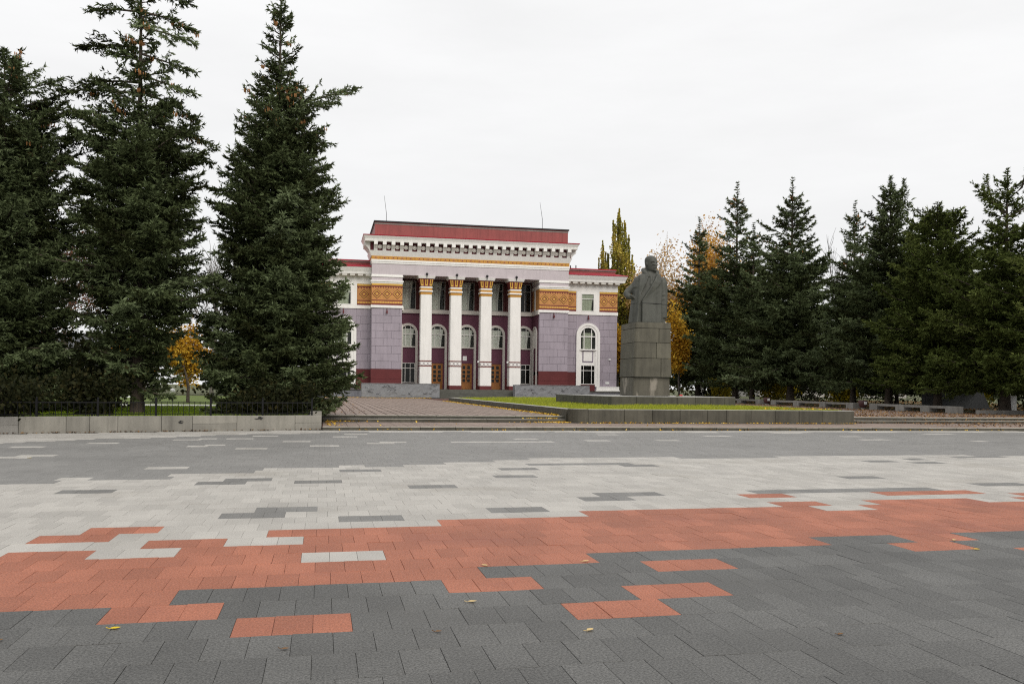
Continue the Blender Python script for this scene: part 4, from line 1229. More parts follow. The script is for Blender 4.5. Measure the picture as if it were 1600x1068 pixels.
# ------------------------------------------------------------------ spruces
def unit(a):
    return a / np.maximum(1e-9, np.linalg.norm(a, axis=-1, keepdims=True))
def blades(rs, P, D, L, tone, k, bl, bw, spread):
    """k needle tufts (one triangle each) along every twig P + D*L."""
    n = len(P)
    f = rs.random((n, k)) * .95
    base = P[:, None] + D[:, None] * (f * L[:, None])[..., None]
    r = rs.normal(size=(n, k, 3))
    r[..., 2] *= .7
    r -= (r * D[:, None]).sum(-1, keepdims=True) * D[:, None]
    r = unit(r)
    a = (spread * (.6 + .8 * rs.random((n, k))))[..., None]
    d = unit(D[:, None] * np.cos(a) + r * np.sin(a))
    side = unit(np.cross(d, rs.normal(size=(n, k, 3))))
    ln = (bl * (.7 + .6 * rs.random((n, k))))[..., None]
    w = (bw * (.7 + .6 * rs.random((n, k))))[..., None]
    tip = base + d * ln
    V = np.stack([base - side * w * .5 - d * .01, base + side * w * .5 - d * .01, tip], 2).reshape(-1, 3)
    t = np.clip(tone[:, None] + rs.normal(0, .13, (n, k)) + .22 * (f - .5), 0, 1).reshape(-1)
    return V, t
def tubes_np(paths, nseg=5):
    """Many tapered tubes: paths is a list of (points (m,3), radii (m,))."""
    VV, FF, o = [], [], 0
    ang = np.arange(nseg) * 2 * PI / nseg
    for pts, rad in paths:
        pts = np.asarray(pts)
        rad = np.asarray(rad)
        d = unit(np.gradient(pts, axis=0))
        ref = np.where(np.abs(d[:, 2:3]) > .9, np.array([[1., 0, 0]]), np.array([[0, 0, 1.]]))
        u = unit(np.cross(d, ref))
        w = np.cross(d, u)
        ring = pts[:, None] + rad[:, None, None] * (u[:, None] * np.cos(ang)[None, :, None] + w[:, None] * np.sin(ang)[None, :, None])
        VV.append(ring.reshape(-1, 3))
        m = len(pts)
        i = np.arange(m - 1)[:, None] * nseg + np.arange(nseg)[None]
        j = np.arange(m - 1)[:, None] * nseg + (np.arange(nseg)[None] + 1) % nseg
        FF.append(np.stack([i, j, j + nseg, i + nseg], -1).reshape(-1, 4) + o)
        o += m * nseg
    return np.concatenate(VV), np.concatenate(FF)

def spruce_mesh(seed, H, prof, z0, whorl=.42, per=7, dens=1.0, bl=.13, bw=.05, k=3, droop=0.0, irregular=.25, extra=(), step=.11, tops=((0, 0, 0),), trunk_r=.2, cones=0, lean=0.0, gap=1.0, spire=2.2, open_z=99, slim=.28):
    """prof: list of (height, radius). Returns crown, wood and cone meshes (origin at the foot)."""
    rs = np.random.default_rng(seed)
    ph = np.array([p[0] for p in prof])
    pr = np.maximum(.1, np.array([p[1] for p in prof]) - slim)
    P, D, L, T = [], [], [], []
    wood = [(np.array([(lean * z * z / H, 0, z) for z in np.linspace(-.3, H, 14)]), np.linspace(trunk_r, .012, 14) * np.array([1.35] + [1.0] * 13))]
    jobs = []
    z = z0
    while z < H - .5 * spire:
        t = (z - z0) / (H - z0)
        op = z > open_z
        n = max(4 if op else 5, int(2 * PI * np.interp(z, ph, pr) / (gap * (1.5 if op else 1))) + int(rs.integers(0, 2)))
        a0 = rs.random() * 2 * PI
        for q in range(n):
            a = a0 + 2 * PI * (q + rs.normal(0, .16)) / n
            R_ = np.interp(z, ph, pr) * (1 + rs.normal(0, irregular)) * (.62 if q % 3 == 2 and t < .8 else 1.0)
            R_ = max(.12, R_)
            el = (-.18 - droop + .75 * t ** 1.4) + rs.normal(0, .09)
            jobs.append((z + rs.normal(0, whorl * .22), a, R_, el, .16 + .10 * rs.random()))
        z += whorl * (1 - .35 * t) * (.8 + .4 * rs.random()) * (1.45 if op else 1.0)
    for e in extra:
        jobs.append(e)
    for tx, ty, tz in tops[1:]:            # additional leaders
        wood.append((np.array([(0, 0, tz - 2.2), (tx * .7, ty * .7, tz - 1.5), (tx, ty, tz)]), np.array([.07, .06, .012])))
    cone_pts = []
    for z, a, R_, el, cu in jobs:
        h = np.array([math.cos(a), math.sin(a), 0])
        side = np.array([-math.sin(a), math.cos(a), 0])
        bend = rs.normal(0, .10)
        ns = max(4, int(R_ / step))
        s = np.linspace(.04, 1, ns)
        x0 = lean * z * z / H
        pts = np.array([x0, 0, z]) + R_ * (s[:, None] * h + (s ** 2 * bend)[:, None] * side) + np.stack([0 * s, 0 * s, R_ * (el * s + cu * s ** 2.2)], -1)
        wood.append((pts[[0, ns // 3, 2 * ns // 3, ns - 1]], np.array([.02 + .016 * R_, .012 + .011 * R_, .012 + .005 * R_, .006])))
        tg = unit(np.gradient(pts, axis=0))
        sh = rs.normal(.42, .22)
        ok = s > (.10 if R_ < 1.0 else .22)
        for sg in (-1, 1):
            keep = ok & (rs.random(ns) < .96 * dens)
            if not keep.any(): continue
            b = pts[keep]
            lw = np.clip((.36 * R_ * (1.06 - s[keep]) + .13), .12, .85) * (.7 + .6 * rs.random(keep.sum()))
            d = unit(tg[keep] * (.55 + .35 * rs.random((keep.sum(), 1))) + sg * side * .75 + np.array([0, 0, -.08]) + rs.normal(0, .26, (keep.sum(), 3)))
            P.append(b); D.append(d); L.append(lw); T.append(np.full(len(b), sh))
            # twigs of the second order on the longer sprays
            for fr in (.32, .62, .9):
                m = lw > .26
                if not m.any(): continue
                bb = b[m] + d[m] * (lw[m] * fr)[:, None]
                for s2 in (-1, 1):
                    dd = unit(d[m] * .8 + s2 * np.cross(d[m], np.array([0, 0, 1.])) * .75 + np.array([0, 0, -.22]) + rs.normal(0, .22, (m.sum(), 3)))
                    P.append(bb); D.append(dd); L.append(lw[m] * .34 * (1.15 - fr * .5)); T.append(np.full(m.sum(), sh + .04))
        # tufts standing up along the limb, hanging twigs, leading shoot
        ku = ok & (rs.random(ns) < .8)
        if ku.any():
            P.append(pts[ku]); D.append(unit(tg[ku] * .8 + np.array([0, 0, .55]) + rs.normal(0, .35, (ku.sum(), 3)))); L.append(np.clip(.16 + .09 * R_ * (1.1 - s[ku]), .14, .42)); T.append(np.full(ku.sum(), sh + .12))
        kk = ok & (rs.random(ns) < .55)
        if kk.any():
            P.append(pts[kk]); D.append(unit(np.array([0, 0, -1.]) + tg[kk] * .5 + rs.normal(0, .25, (kk.sum(), 3)))); L.append(np.clip(.12 + .10 * R_ * (1 - s[kk]), .1, .4)); T.append(np.full(kk.sum(), sh - .1))
        P.append(pts[:-1]); D.append(unit(np.diff(pts, axis=0))); L.append(np.linalg.norm(np.diff(pts, axis=0), axis=1)); T.append(np.full(ns - 1, sh))
        if cones and z > H * .62 and rs.random() < cones:
            m = rs.integers(2, 6)
            idx = rs.integers(int(ns * .55), ns, m)
            cone_pts.extend(pts[idx] + np.array([0, 0, -.05]) + rs.normal(0, .05, (m, 3)))
    for tx, ty, tz in tops:                 # upright leading shoots
        tz = tz or H
        n = 16
        zz = np.linspace(tz - (1.9 if tx or ty else spire), tz, n)
        xx = np.full(n, tx + (lean * H if not tx else 0))
        b = np.stack([xx, np.full(n, ty), zz], -1)
        for q in range(5):
            a = rs.random(n) * 2 * PI
            ln = np.interp(tz - zz, [0, spire], [.08, .5]) * (.6 + .8 * rs.random(n))
            P.append(b); D.append(unit(np.stack([np.cos(a), np.sin(a), .55 + 0 * a], -1))); L.append(ln); T.append(np.full(n, .45))
    P, D, L, T = np.concatenate(P), np.concatenate(D), np.concatenate(L), np.concatenate(T)
    V, t = blades(rs, P, D, L, T, k, bl, bw, .55)
    F = np.arange(len(V)).reshape(-1, 3)
    wv, wf = tubes_np(wood)
    return V, F, t, wv, wf, np.array(cone_pts)

def spruce(name, label, loc, data, mat, group, rz=0.0, sc=1.0, shared=None):
    t = thing(name, label, 'tree', loc, group, rz)
    t.scale = (sc, sc, sc)
    if shared is None:
        V, F, tn, wv, wf, cp = data
        shared = [np_mesh('crown', V, F, mat, tn), np_mesh('trunk', wv, wf, M['bark'], smooth=True), None]
        if len(cp):
            mb = MB()
            for p in cp:
                for q in range(3):
                    x_, y_ = rnd.gauss(0, .05), rnd.gauss(0, .05)
                    mb.tube([(p[0] + x_, p[1] + y_, p[2] + .02), (p[0] + x_, p[1] + y_, p[2] - .05), (p[0] + x_, p[1] + y_, p[2] - .13)], [.012, .026, .010], 5)
            shared[2] = mb.mesh('cones', M['cone'])
    link('crown', shared[0], t)
    link('trunk', shared[1], t)
    if shared[2]:
        link('cones', shared[2], t, kind='stuff')
    return shared

rowL = 'big spruces behind the railing'
spruce('spruce_tree', 'massive dark spruce cut off by the left edge of the picture', (-11.95, 37.6, .45),
       spruce_mesh(11, 13.8, [(0, 2.7), (2, 2.75), (5, 2.7), (8, 2.6), (10, 2.35), (11.5, 1.9), (12.6, 1.4), (13.8, .3)], .35, .40, 8, k=5, trunk_r=.26, irregular=.16, bl=.14, bw=.056, step=.15, gap=1.02, spire=.8, open_z=10.5, cones=.25,
                   extra=[(12.2, -.1, 2.15, .12, .10), (10.4, .2, 2.4, .05, .1)]), M['needle'], rowL)
spruce('spruce_tree', 'tallest spruce with sparse cone-laden top reaching above the picture', (-6.9, 36.6, .45),
       spruce_mesh(22, 18.0, [(0, 1.4), (1.5, 1.7), (3.2, 2.1), (5, 2.6), (7, 2.7), (9, 2.5), (11, 2.1), (12, 1.6), (13.2, 1.05), (14.5, .85), (16, .75), (18, .3)], .95, .44, 7, k=5, open_z=10.2, trunk_r=.24, irregular=.22, bl=.14, bw=.056, step=.15, gap=1.02, spire=1.2, cones=.5, droop=.05,
                   extra=[(12.2, 3.2, 2.8, .0, -.05), (12.6, 2.9, 2.3, .12, -.13), (13.9, 3.2, 2.3, .1, -.1), (15.3, 3.1, 1.9, .05, -.12), (16.2, 3.25, 1.9, .0, -.1), (16.2, .1, 1.9, -.1, -.08), (15.3, .0, 2.0, -.12, -.12), (14.7, -.1, 2.0, -.15, -.1),
                          (13.7, .1, 2.0, -.22, -.05), (12.9, .0, 2.0, -.3, .0), (12.3, .2, 2.1, -.3, -.05), (11.2, 0.1, 2.6, -.2, -.1), (10.4, .3, 2.75, -.22, .05), (11.4, 3.1, 2.6, .05, -.1), (10.2, 3.3, 2.8, .1, -.1), (13.4, 4.2, 1.6, .0, -.1), (14.6, 5.0, 1.5, -.1, -.1)]),
       M['needle'], rowL)
spruce('spruce_tree', 'broad conical spruce nearest the palace with one branch sticking out right', (-1.78, 37.4, .42),
       spruce_mesh(33, 17.0, [(0, 2.9), (1.0, 3.2), (3, 3.15), (4.5, 2.9), (6.5, 2.65), (8.5, 2.45), (10, 2.1), (12, 1.5), (14, 1.05), (15.5, .72), (17, .15)], .28, .38, 8, k=5, trunk_r=.26, irregular=.10, bl=.135, bw=.056, step=.155, gap=.92, spire=1.6, open_z=13.2, cones=.3,
                   extra=[(11.6, .15, 1.6, .95, .25), (12.2, .12, 3.1, .42, -.05), (12.0, -.15, 2.3, .35, -.1), (10.9, .2, 2.2, .2, -.1), (8.6, 3.1, 2.9, .12, .05), (8.2, 3.0, 2.9, .02, .1)]), M['needle'], rowL)

rowR = 'spruces behind the stone benches'
pA = spruce_mesh(44, 20.0, [(0, 3.6), (2.5, 5.2), (5, 5.0), (9, 4.3), (13, 3.1), (16, 2.1), (18, 1.35), (20, .15)], 2.6, .62, 8, k=4, bl=.22, bw=.092, step=.25, gap=1.4, spire=3.4, open_z=13, slim=.45, trunk_r=.33, irregular=.2, droop=.05, cones=.3)
pB = spruce_mesh(55, 20.0, [(0, 3.4), (2.5, 4.7), (6, 4.4), (10, 3.6), (14, 2.6), (17, 1.75), (20, .15)], 2.4, .62, 7, k=4, bl=.22, bw=.09, step=.24, gap=1.45, spire=3.4, open_z=12.2, slim=.85, trunk_r=.3, irregular=.24, droop=.03, cones=.3)
pC = spruce_mesh(66, 14.0, [(0, 3.6), (2.0, 4.3), (5, 4.2), (8, 3.3), (10.5, 2.4), (12.3, 1.7), (14, .7)], 2.1, .52, 8, k=4, bl=.20, bw=.082, step=.22, gap=1.3, spire=2.2, trunk_r=.3, irregular=.25, tops=((0, 0, 0), (.9, .3, 13.6), (-.8, .2, 13.2)))
sA = spruce('spruce_tree', 'dense broad spruce of the right row, pointed top', (40.7, 73.3, .4), pA, M['needle'], rowR)
sB = spruce('spruce_tree', 'slim spruce standing nearest the statue beside yellow birch leaves', (42.9, 98.5, .4), pB, M['needle'], rowR, sc=1.06)
sC = spruce('spruce_tree', 'blunt-topped green spruce of the right row', (39.4, 52.0, .4), pC, M['needle_green'], rowR, sc=.965)
spruce('spruce_tree', 'slender tall spruce second from the statue with thin spire', (41.5, 85.9, .4), None, None, rowR, 1.9, 1.12, sB)
spruce('spruce_tree', 'short narrow spruce squeezed between two taller ones', (41.4, 82.0, .4), None, None, rowR, 4.0, .88, sB)
spruce('spruce_tree', 'narrow spruce leaning its spire left of the twin-topped one', (40.6, 63.5, .4), None, None, rowR, 2.7, .80, sB)
sD = spruce('spruce_tree', 'twin-topped spruce with two spires side by side', (39.8, 57.8, .4),
            spruce_mesh(77, 16.6, [(0, 3.4), (2.5, 4.4), (5, 4.1), (8, 3.2), (11, 2.3), (13.5, 1.5), (15, 1.0), (16.6, .2)], 2.3, .54, 8, k=4, bl=.20, bw=.082, step=.22, gap=1.3, spire=2.2, trunk_r=.28, irregular=.22, tops=((0, 0, 0), (1.0, -.1, 16.4)),
                        extra=[(14.2, .2, 1.2, .9, .3), (13.6, -.2, 1.5, .7, .2)]), M['needle'], rowR)
sE = spruce('spruce_tree', 'large dark spruce with several ragged leaders by the right edge', (39.0, 45.6, .4),
            spruce_mesh(88, 14.2, [(0, 3.6), (2, 4.3), (5, 3.8), (8, 2.8), (10.5, 1.9), (12.3, 1.4), (14.2, .5)], 1.9, .50, 8, k=4, bl=.18, bw=.076, step=.20, gap=1.25, spire=2.0, open_z=10.5, slim=.6, trunk_r=.32, irregular=.26,
                        tops=((0, 0, 0), (-1.1, .4, 13.9), (.8, -.7, 14.6), (1.5, -.9, 13.6)), extra=[(11.6, 2.9, 1.9, .75, .2), (11.4, 3.4, 2.0, .6, .1)]), M['needle_green'], rowR)
spruce('spruce_tree', 'spruce cut off by the right edge of the picture', (39.3, 41.2, .4), None, None, rowR, 1.3, 1.02, sE)
back = 'spruces in the second row of the park'
for k, (x, y, sc, src, lab) in enumerate([
        (49.5, 92, .66, sA, 'dark spruce in the second row, glimpsed left of the broad one'), (50, 80, .62, sB, 'dark narrow spruce behind the broad pointed one'),
        (49, 70, .55, sA, 'dark spruce behind the gap beside the bare crown'), (48, 61, .55, sA, 'dark spruce behind the twin-topped one'),
        (49, 54, .5, sB, 'dark narrow spruce behind the blunt-topped one'), (48, 46.5, .5, sA, 'dark spruce behind the ragged one at right'),
        (52, 103, .66, sA, 'farthest dark spruce behind the slim one by the statue'), (56, 66, .62, sB, 'third-row spruce deep in the right park')]):
    spruce('spruce_tree', lab, (x, y, .4), None, None, back, 1.1 + k * 1.7, sc, src)

# ------------------------------------------------------------------ broad-leaved trees
def decid(seed, H, base_h, spread, ang, leaf_n, leaf, levels=4, kids=5, trunk_r=.2, up=.25, wob=.22, leaf_z=(0, 99), first=.62, droop=0.0):
    rs = np.random.default_rng(seed)
    wood, ends = [], []
    def grow(p, d, ln, r, lev):
        n = 5
        pts = [p]
        dd = d
        for q in range(n):
            dd = unit(dd + rs.normal(0, wob / (1 + .0 * lev), 3) * .5 + np.array([0, 0, up * .22 - (droop if lev >= 2 else 0)]))
            pts.append(pts[-1] + dd * ln / n)
        pts = np.array(pts)
        wood.append((pts, np.linspace(r, r * .55, n + 1)))
        if lev >= levels - 1:
            ends.append(pts)
            return
        nk = kids + int(rs.integers(-1, 2))
        for q in range(nk):
            f = .3 + .7 * (q + rs.random() * .6) / nk
            i = min(n, int(f * n) + 1)
            ax = unit(rs.normal(size=3))
            pd = unit(np.cross(dd, ax))
            th = ang * (.7 + .6 * rs.random())
            nd = unit(dd * math.cos(th) + pd * math.sin(th))
            grow(pts[i], nd, ln * spread * (.75 + .5 * rs.random()), r * .48, lev + 1)
        grow(pts[-1], dd, ln * .7, r * .55, lev + 1)
    wood.append((np.array([(0, 0, -.2), (0, 0, base_h)]), np.array([trunk_r * 1.25, trunk_r])))
    grow(np.array([0, 0, base_h]), np.array([0, 0, 1.]), H * first, trunk_r, 0)
    wv, wf = tubes_np(wood, 4)
    E = np.concatenate(ends)
    zmax = max(E[:, 2].max(), .1)
    s = H / zmax
    wv = wv * s
    E = E * s
    if not leaf_n:
        return None, None, None, wv, wf
    sel = E[rs.integers(0, len(E), leaf_n)] + rs.normal(0, .18 + .02 * H, (leaf_n, 3)) * np.array([1, 1, .9])
    m = (sel[:, 2] > leaf_z[0]) & (sel[:, 2] < leaf_z[1])
    sel = sel[m]
    n = len(sel)
    a = unit(rs.normal(size=(n, 3)))
    b = unit(np.cross(a, rs.normal(size=(n, 3))))
    w = (leaf * (.6 + .8 * rs.random(n)))[:, None]
    V = np.stack([sel - a * w * .5, sel + b * w * .34, sel + a * w * .5, sel - b * w * .34], 1).reshape(-1, 3)
    V[::4, 2] -= leaf * .08
    F = np.arange(4 * n).reshape(-1, 4)
    cl = np.clip(.5 + .25 * np.sin(sel[:, 0] * 1.3 + sel[:, 2] * .9) + rs.normal(0, .25, n), 0, 1)
    return V, F, cl, wv, wf
def broad(name, label, loc, data, mat, bark, group=None, rz=0.0):
    t = thing(name, label, 'tree', loc, group, rz)
    V, F, c, wv, wf = data
    if V is not None:
        link('crown', np_mesh('crown', V, F, mat, c), t)
    link('trunk', np_mesh('trunk', wv, wf, bark, smooth=True), t)
    return t
def spires_of(seed, n, rad, top, low):
    r = random.Random(seed)
    out = [(0, 0, 3.5, top, .55)]
    for k in range(n):
        a, d = r.uniform(0, 2 * PI), rad * math.sqrt((k + .5) / n)
        t = top - (top - low) * (d / rad) ** 1.4 * r.uniform(.6, 1.1)
        out.append((d * math.cos(a), d * math.sin(a), r.uniform(1.2, 6.5), t, r.uniform(.32, .58)))
    return out
def poplar(name, label, loc, spires, n, leaf, mat, seed):
    """Fastigiate tree: steep limbs, each a narrow flame of leaves (dx, dy, foot, top, radius)."""
    rs = np.random.default_rng(seed)
    t = thing(name, label, 'tree', loc)
    wood, L = [], []
    wt = np.array([(b - a) * r for _, _, a, b, r in spires])
    for (dx, dy, a, b, r), c in zip(spires, (wt / wt.sum() * n).astype(int)):
        wood.append((np.array([(dx * .1, dy * .1, a * .4), (dx * .7, dy * .7, a), (dx, dy, (a + b) / 2), (dx * 1.05, dy * 1.05, b - .3)]), np.array([.2, .14, .08, .015])))
        u = rs.random(c) ** .85
        th0 = rs.random() * 6
        rr = r * np.interp(u, [0, .12, .45, .8, 1], [.35, .9, 1, .55, .06]) * np.sqrt(rs.random(c)) * (1 + .55 * np.sin(u * 34 + dx * 3 + th0)) * (1 + .9 * (rs.random(c) ** 5))
        th = rs.random(c) * 2 * PI
        k = np.interp(u, [0, .5, 1], [.75, 1, 1.05])
        L.append(np.stack([dx * k + rr * np.cos(th), dy * k + rr * np.sin(th), a + (b - a) * u], -1))
        for q in range(8):
            uu, tt = rs.random() * .85, rs.random() * 2 * PI
            z0_ = a + (b - a) * uu
            e = r * np.interp(uu, [0, .5, 1], [.9, .9, .3])
            wood.append((np.array([(dx, dy, z0_), (dx + e * .5 * math.cos(tt), dy + e * .5 * math.sin(tt), z0_ + .7), (dx + e * math.cos(tt), dy + e * math.sin(tt), z0_ + 1.8)]), np.array([.04, .03, .01])))
    p = np.concatenate(L)
    m = len(p)
    aa = unit(rs.normal(size=(m, 3)))
    bb = unit(np.cross(aa, rs.normal(size=(m, 3))))
    l = (leaf * (.6 + .8 * rs.random(m)))[:, None]
    V = np.stack([p - aa * l * .5, p + bb * l * .4, p + aa * l * .5, p - bb * l * .4], 1).reshape(-1, 3)
    tn = np.clip(.45 + .3 * np.sin(p[:, 2] * 1.1 + p[:, 0] * 2) + rs.normal(0, .25, m), 0, 1)
    link('crown', np_mesh('crown', V, np.arange(4 * m).reshape(-1, 4), mat, tn), t)
    wood.append((np.array([(0, 0, -.2), (0, 0, 6.0)]), np.array([.45, .3])))
    wv, wf = tubes_np(wood, 5)
    link('trunk', np_mesh('trunk', wv, wf, M['bark_grey'], smooth=True), t)
poplar('poplar_tree', 'tall slim yellow-green poplar rising behind the palace right wing', (37.6, 112, .4),
       spires_of(5, 34, 2.3, 24.6, 14.0), 34000, .25, M['leaf_poplar'], 5)
poplar('poplar_tree', 'smaller poplar close against the left of the tall one', (35.7, 113, .4),
       spires_of(6, 14, 1.2, 20.5, 13.0), 9500, .24, M['leaf_poplar'], 6)
broad('birch_tree', 'pale orange birch behind the slim spruce right of the statue', (42.2, 109, .4),
      decid(8, 20.8, 2.0, .50, .55, 9000, .28, 4, 6, .26, .5, .2, (5, 99), .5, .05), M['leaf_birch_pale'], M['bark_birch'], 'birches beyond the spruces')
broad('birch_tree', 'orange birch showing between the two slim spruces', (46.6, 106, .4),
      decid(9, 23.5, 2.0, .50, .55, 19000, .28, 4, 6, .26, .5, .2, (5, 99), .5, .05), M['leaf_birch'], M['bark_birch'], 'birches beyond the spruces')
broad('maple_tree', 'golden maple beside the statue under the slim spruce', (38.75, 94, .4),
      decid(10, 11.6, .8, .34, .32, 6500, .26, 4, 6, .2, .7, .2), M['leaf_maple'], M['bark_grey'], 'golden maples')
broad('maple_tree', 'golden maple peeping between palace wing and pedestal', (36.0, 107, .4),
      decid(12, 9.0, 1.0, .52, .7, 9000, .30, 4, 6, .2, .4, .25), M['leaf_maple'], M['bark_grey'], 'golden maples')
broad('maple_tree', 'orange maple glimpsed low between the blunt and twin-topped spruces', (50, 64, .4),
      decid(13, 9.5, 1.0, .52, .7, 9000, .30, 4, 6, .2, .4, .25), M['leaf_maple'], M['bark_grey'], 'golden maples')
broad('maple_tree', 'small golden maple behind the railing between the two left spruces', (-8.0, 58, .46),
      decid(14, 5.0, .9, .55, .75, 6500, .17, 4, 6, .15, .35, .25), M['leaf_maple'], M['bark'], 'golden maples')
broad('maple_tree', 'thin golden sapling low under the tallest spruce', (-10.9, 57, .46),
      decid(15, 4.2, .8, .55, .75, 3000, .17, 4, 5, .09, .35, .25), M['leaf_maple'], M['bark'], 'golden maples')
broad('bare_tree', 'leafless tree with fine branches between the two left spruces', (-8.0, 70, .4),
      decid(16, 13.5, 2.0, .56, .6, 0, .2, 4, 8, .22, .35, .25), None, M['bark_grey'], 'leafless trees')
broad('bare_tree', 'leafless purple-grey crown in the gap right of the broad spruce', (56.0, 88, .4),
      decid(17, 19.5, 2.5, .56, .55, 0, .2, 4, 8, .25, .45, .22), None, M['bark_grey'], 'leafless trees')
broad('bare_tree', 'slim leafless tree peeping left of the statue behind the wing', (36.8, 120, .4),
      decid(18, 17.0, 2.5, .5, .5, 0, .2, 4, 8, .2, .5, .22), None, M['bark_grey'], 'leafless trees')
broad('rowan_tree', 'rust-leaved tree in the gap between the two leftmost spruces', (-15.4, 60, .46),
      decid(19, 12.5, 1.5, .54, .6, 3200, .17, 5, 5, .2, .35, .25, (1.5, 99)), M['leaf_rust'], M['bark'])

wire = MB().tube([(-10.3, 37, 11.6), (-9.7, 37, 11.35), (-9.2, 37, 11.5), (-8.7, 37, 12.0)], .012, 5).build('hanging_wire', M['dark_metal'])
tag(wire, 'thin slack wire hanging between the tops of the two leftmost spruces', 'wire')
# dark shrubs and young trees that close the view under the crowns
def bush(label, loc, w, h, n, leaf, mat, seed, group):
    rs = np.random.default_rng(seed)
    t = thing('shrub', label, 'shrub', loc, group)
    c = rs.normal(size=(9, 3)) * np.array([w * .3, w * .3, h * .2]) + np.array([0, 0, h * .5])
    p = c[rs.integers(0, 9, n)] + rs.normal(size=(n, 3)) * np.array([w * .2, w * .2, h * .2])
    p[:, 2] = np.abs(p[:, 2])
    a = unit(rs.normal(size=(n, 3)))
    b = unit(np.cross(a, rs.normal(size=(n, 3))))
    l = (leaf * (.6 + .8 * rs.random(n)))[:, None]
    V = np.stack([p - a * l * .5, p + b * l * .35, p + a * l * .5, p - b * l * .35], 1).reshape(-1, 3)
    link('foliage', np_mesh('foliage', V, np.arange(4 * n).reshape(-1, 4), mat, np.clip(rs.normal(.45, .25, n), 0, 1)), t)
    wood = [(np.array([(0, 0, -.1), tuple(q * .6), tuple(q)]), np.array([.03, .02, .008])) for q in c]
    wv, wf = tubes_np(wood, 4)
    link('stems', np_mesh('stems', wv, wf, M['bark'], smooth=True), t)
yb = 'yellow-green shrubs under the right spruces'
for i, (x, y, w, h, lab) in enumerate([(43.5, 81, 2.6, 2.6, 'yellow-green shrub between trunks behind the far bench'), (44.5, 71, 1.6, 1.6, 'low yellow-green shrub right of the far litter bin'),
                                      (43.0, 93, 2.0, 3.0, 'yellowish shrub just right of the pedestal'), (47, 59, 2.0, 1.8, 'yellow-green shrub behind the middle bench')]):
    bush(lab, (x, y, .4), w, h, 1800, .22, M['leaf_bush'], 100 + i, yb)
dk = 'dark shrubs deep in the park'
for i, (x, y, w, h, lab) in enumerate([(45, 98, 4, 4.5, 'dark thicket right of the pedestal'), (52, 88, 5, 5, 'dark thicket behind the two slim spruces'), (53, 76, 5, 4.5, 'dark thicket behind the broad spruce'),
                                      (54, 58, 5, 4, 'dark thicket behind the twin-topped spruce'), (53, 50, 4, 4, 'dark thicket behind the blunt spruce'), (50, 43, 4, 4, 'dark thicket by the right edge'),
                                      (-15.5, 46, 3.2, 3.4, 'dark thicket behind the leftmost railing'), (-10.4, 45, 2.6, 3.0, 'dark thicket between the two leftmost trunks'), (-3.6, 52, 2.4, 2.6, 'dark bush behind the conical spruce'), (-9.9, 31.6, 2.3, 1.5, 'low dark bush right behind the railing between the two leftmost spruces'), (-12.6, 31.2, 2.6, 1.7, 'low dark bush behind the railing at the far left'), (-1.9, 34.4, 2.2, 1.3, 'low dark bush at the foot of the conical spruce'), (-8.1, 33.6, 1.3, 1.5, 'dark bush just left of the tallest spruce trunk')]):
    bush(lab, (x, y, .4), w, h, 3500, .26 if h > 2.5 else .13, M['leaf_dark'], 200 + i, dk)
# far wood all round the park
rs = np.random.default_rng(9)
def far_wood(xa, xb, ya, yb_, n, hmin, hmax, name):
    k = 60
    cx, cy, ch = rs.uniform(xa, xb, k), rs.uniform(ya, yb_, k), rs.uniform(hmin, hmax, k)
    i = rs.integers(0, k, n)
    p = np.stack([cx[i] + rs.normal(0, 2.2, n), cy[i] + rs.normal(0, 1.6, n), np.abs(rs.normal(.5, .25, n)) * ch[i] + .3], -1)
    a = unit(rs.normal(size=(n, 3)))
    b = unit(np.cross(a, rs.normal(size=(n, 3))))
    l = (.6 * (.6 + .8 * rs.random(n)))[:, None]
    V = np.stack([p - a * l * .5, p + b * l * .4, p + a * l * .5, p - b * l * .4], 1).reshape(-1, 3)
    link(name, np_mesh(name, V, np.arange(4 * n).reshape(-1, 4), M['leaf_dark'], np.clip(rs.normal(.6, .3, n), 0, 1)), kind='stuff')
far_wood(48, 190, 105, 165, 11000, 4, 8, 'far_wood')
far_wood(-110, -3, 95, 120, 11000, 4, 8, 'far_wood')

# ------------------------------------------------------------------ grass, fallen leaves
def grass(name, pts, h, w, mat, parent=None, seed=1):
    r = np.random.default_rng(seed)
    n = len(pts)
    d = r.normal(0, .45, (n, 3))
    d[:, 2] = 1
    d = unit(d)
    s = unit(np.stack([r.normal(size=n), r.normal(size=n), np.zeros(n)], -1))
    hh = (h * (.5 + r.random(n)))[:, None]
    V = np.stack([pts - s * w, pts + s * w, pts + d * hh], 1).reshape(-1, 3)
    if parent:
        V = V - np.array(world_of(parent))
    return link(name, np_mesh(name, V, np.arange(3 * n).reshape(-1, 3), mat, np.clip(r.normal(.5, .25, n), 0, 1)), parent, kind='stuff')
r = np.random.default_rng(3)
n = 60000
gx, gy = r.uniform(10.62, 22.98, n), 36.77 + (r.random(n) ** 2.0) * 36.9
gz = np.array([mound(a, b) for a, b in zip(gx, gy)])
m = ~((gx > 13.63) & (gx < 20.07) & (gy > 41.5) & (gy < 52))
grass('grass', np.stack([gx, gy, gz], -1)[m], .085, .012, M['grass'], planter, 4)
n = 34000
gx = r.uniform(-16, -.5, n)
gy = 33.3 + gx * .298 + .6 + (r.random(n) ** 1.3) * 17
m = gy < 48.9
grass('lawn_grass', np.stack([gx, gy, np.full(n, .46)], -1)[m], .075, .012, M['grass_far'], None, 5)

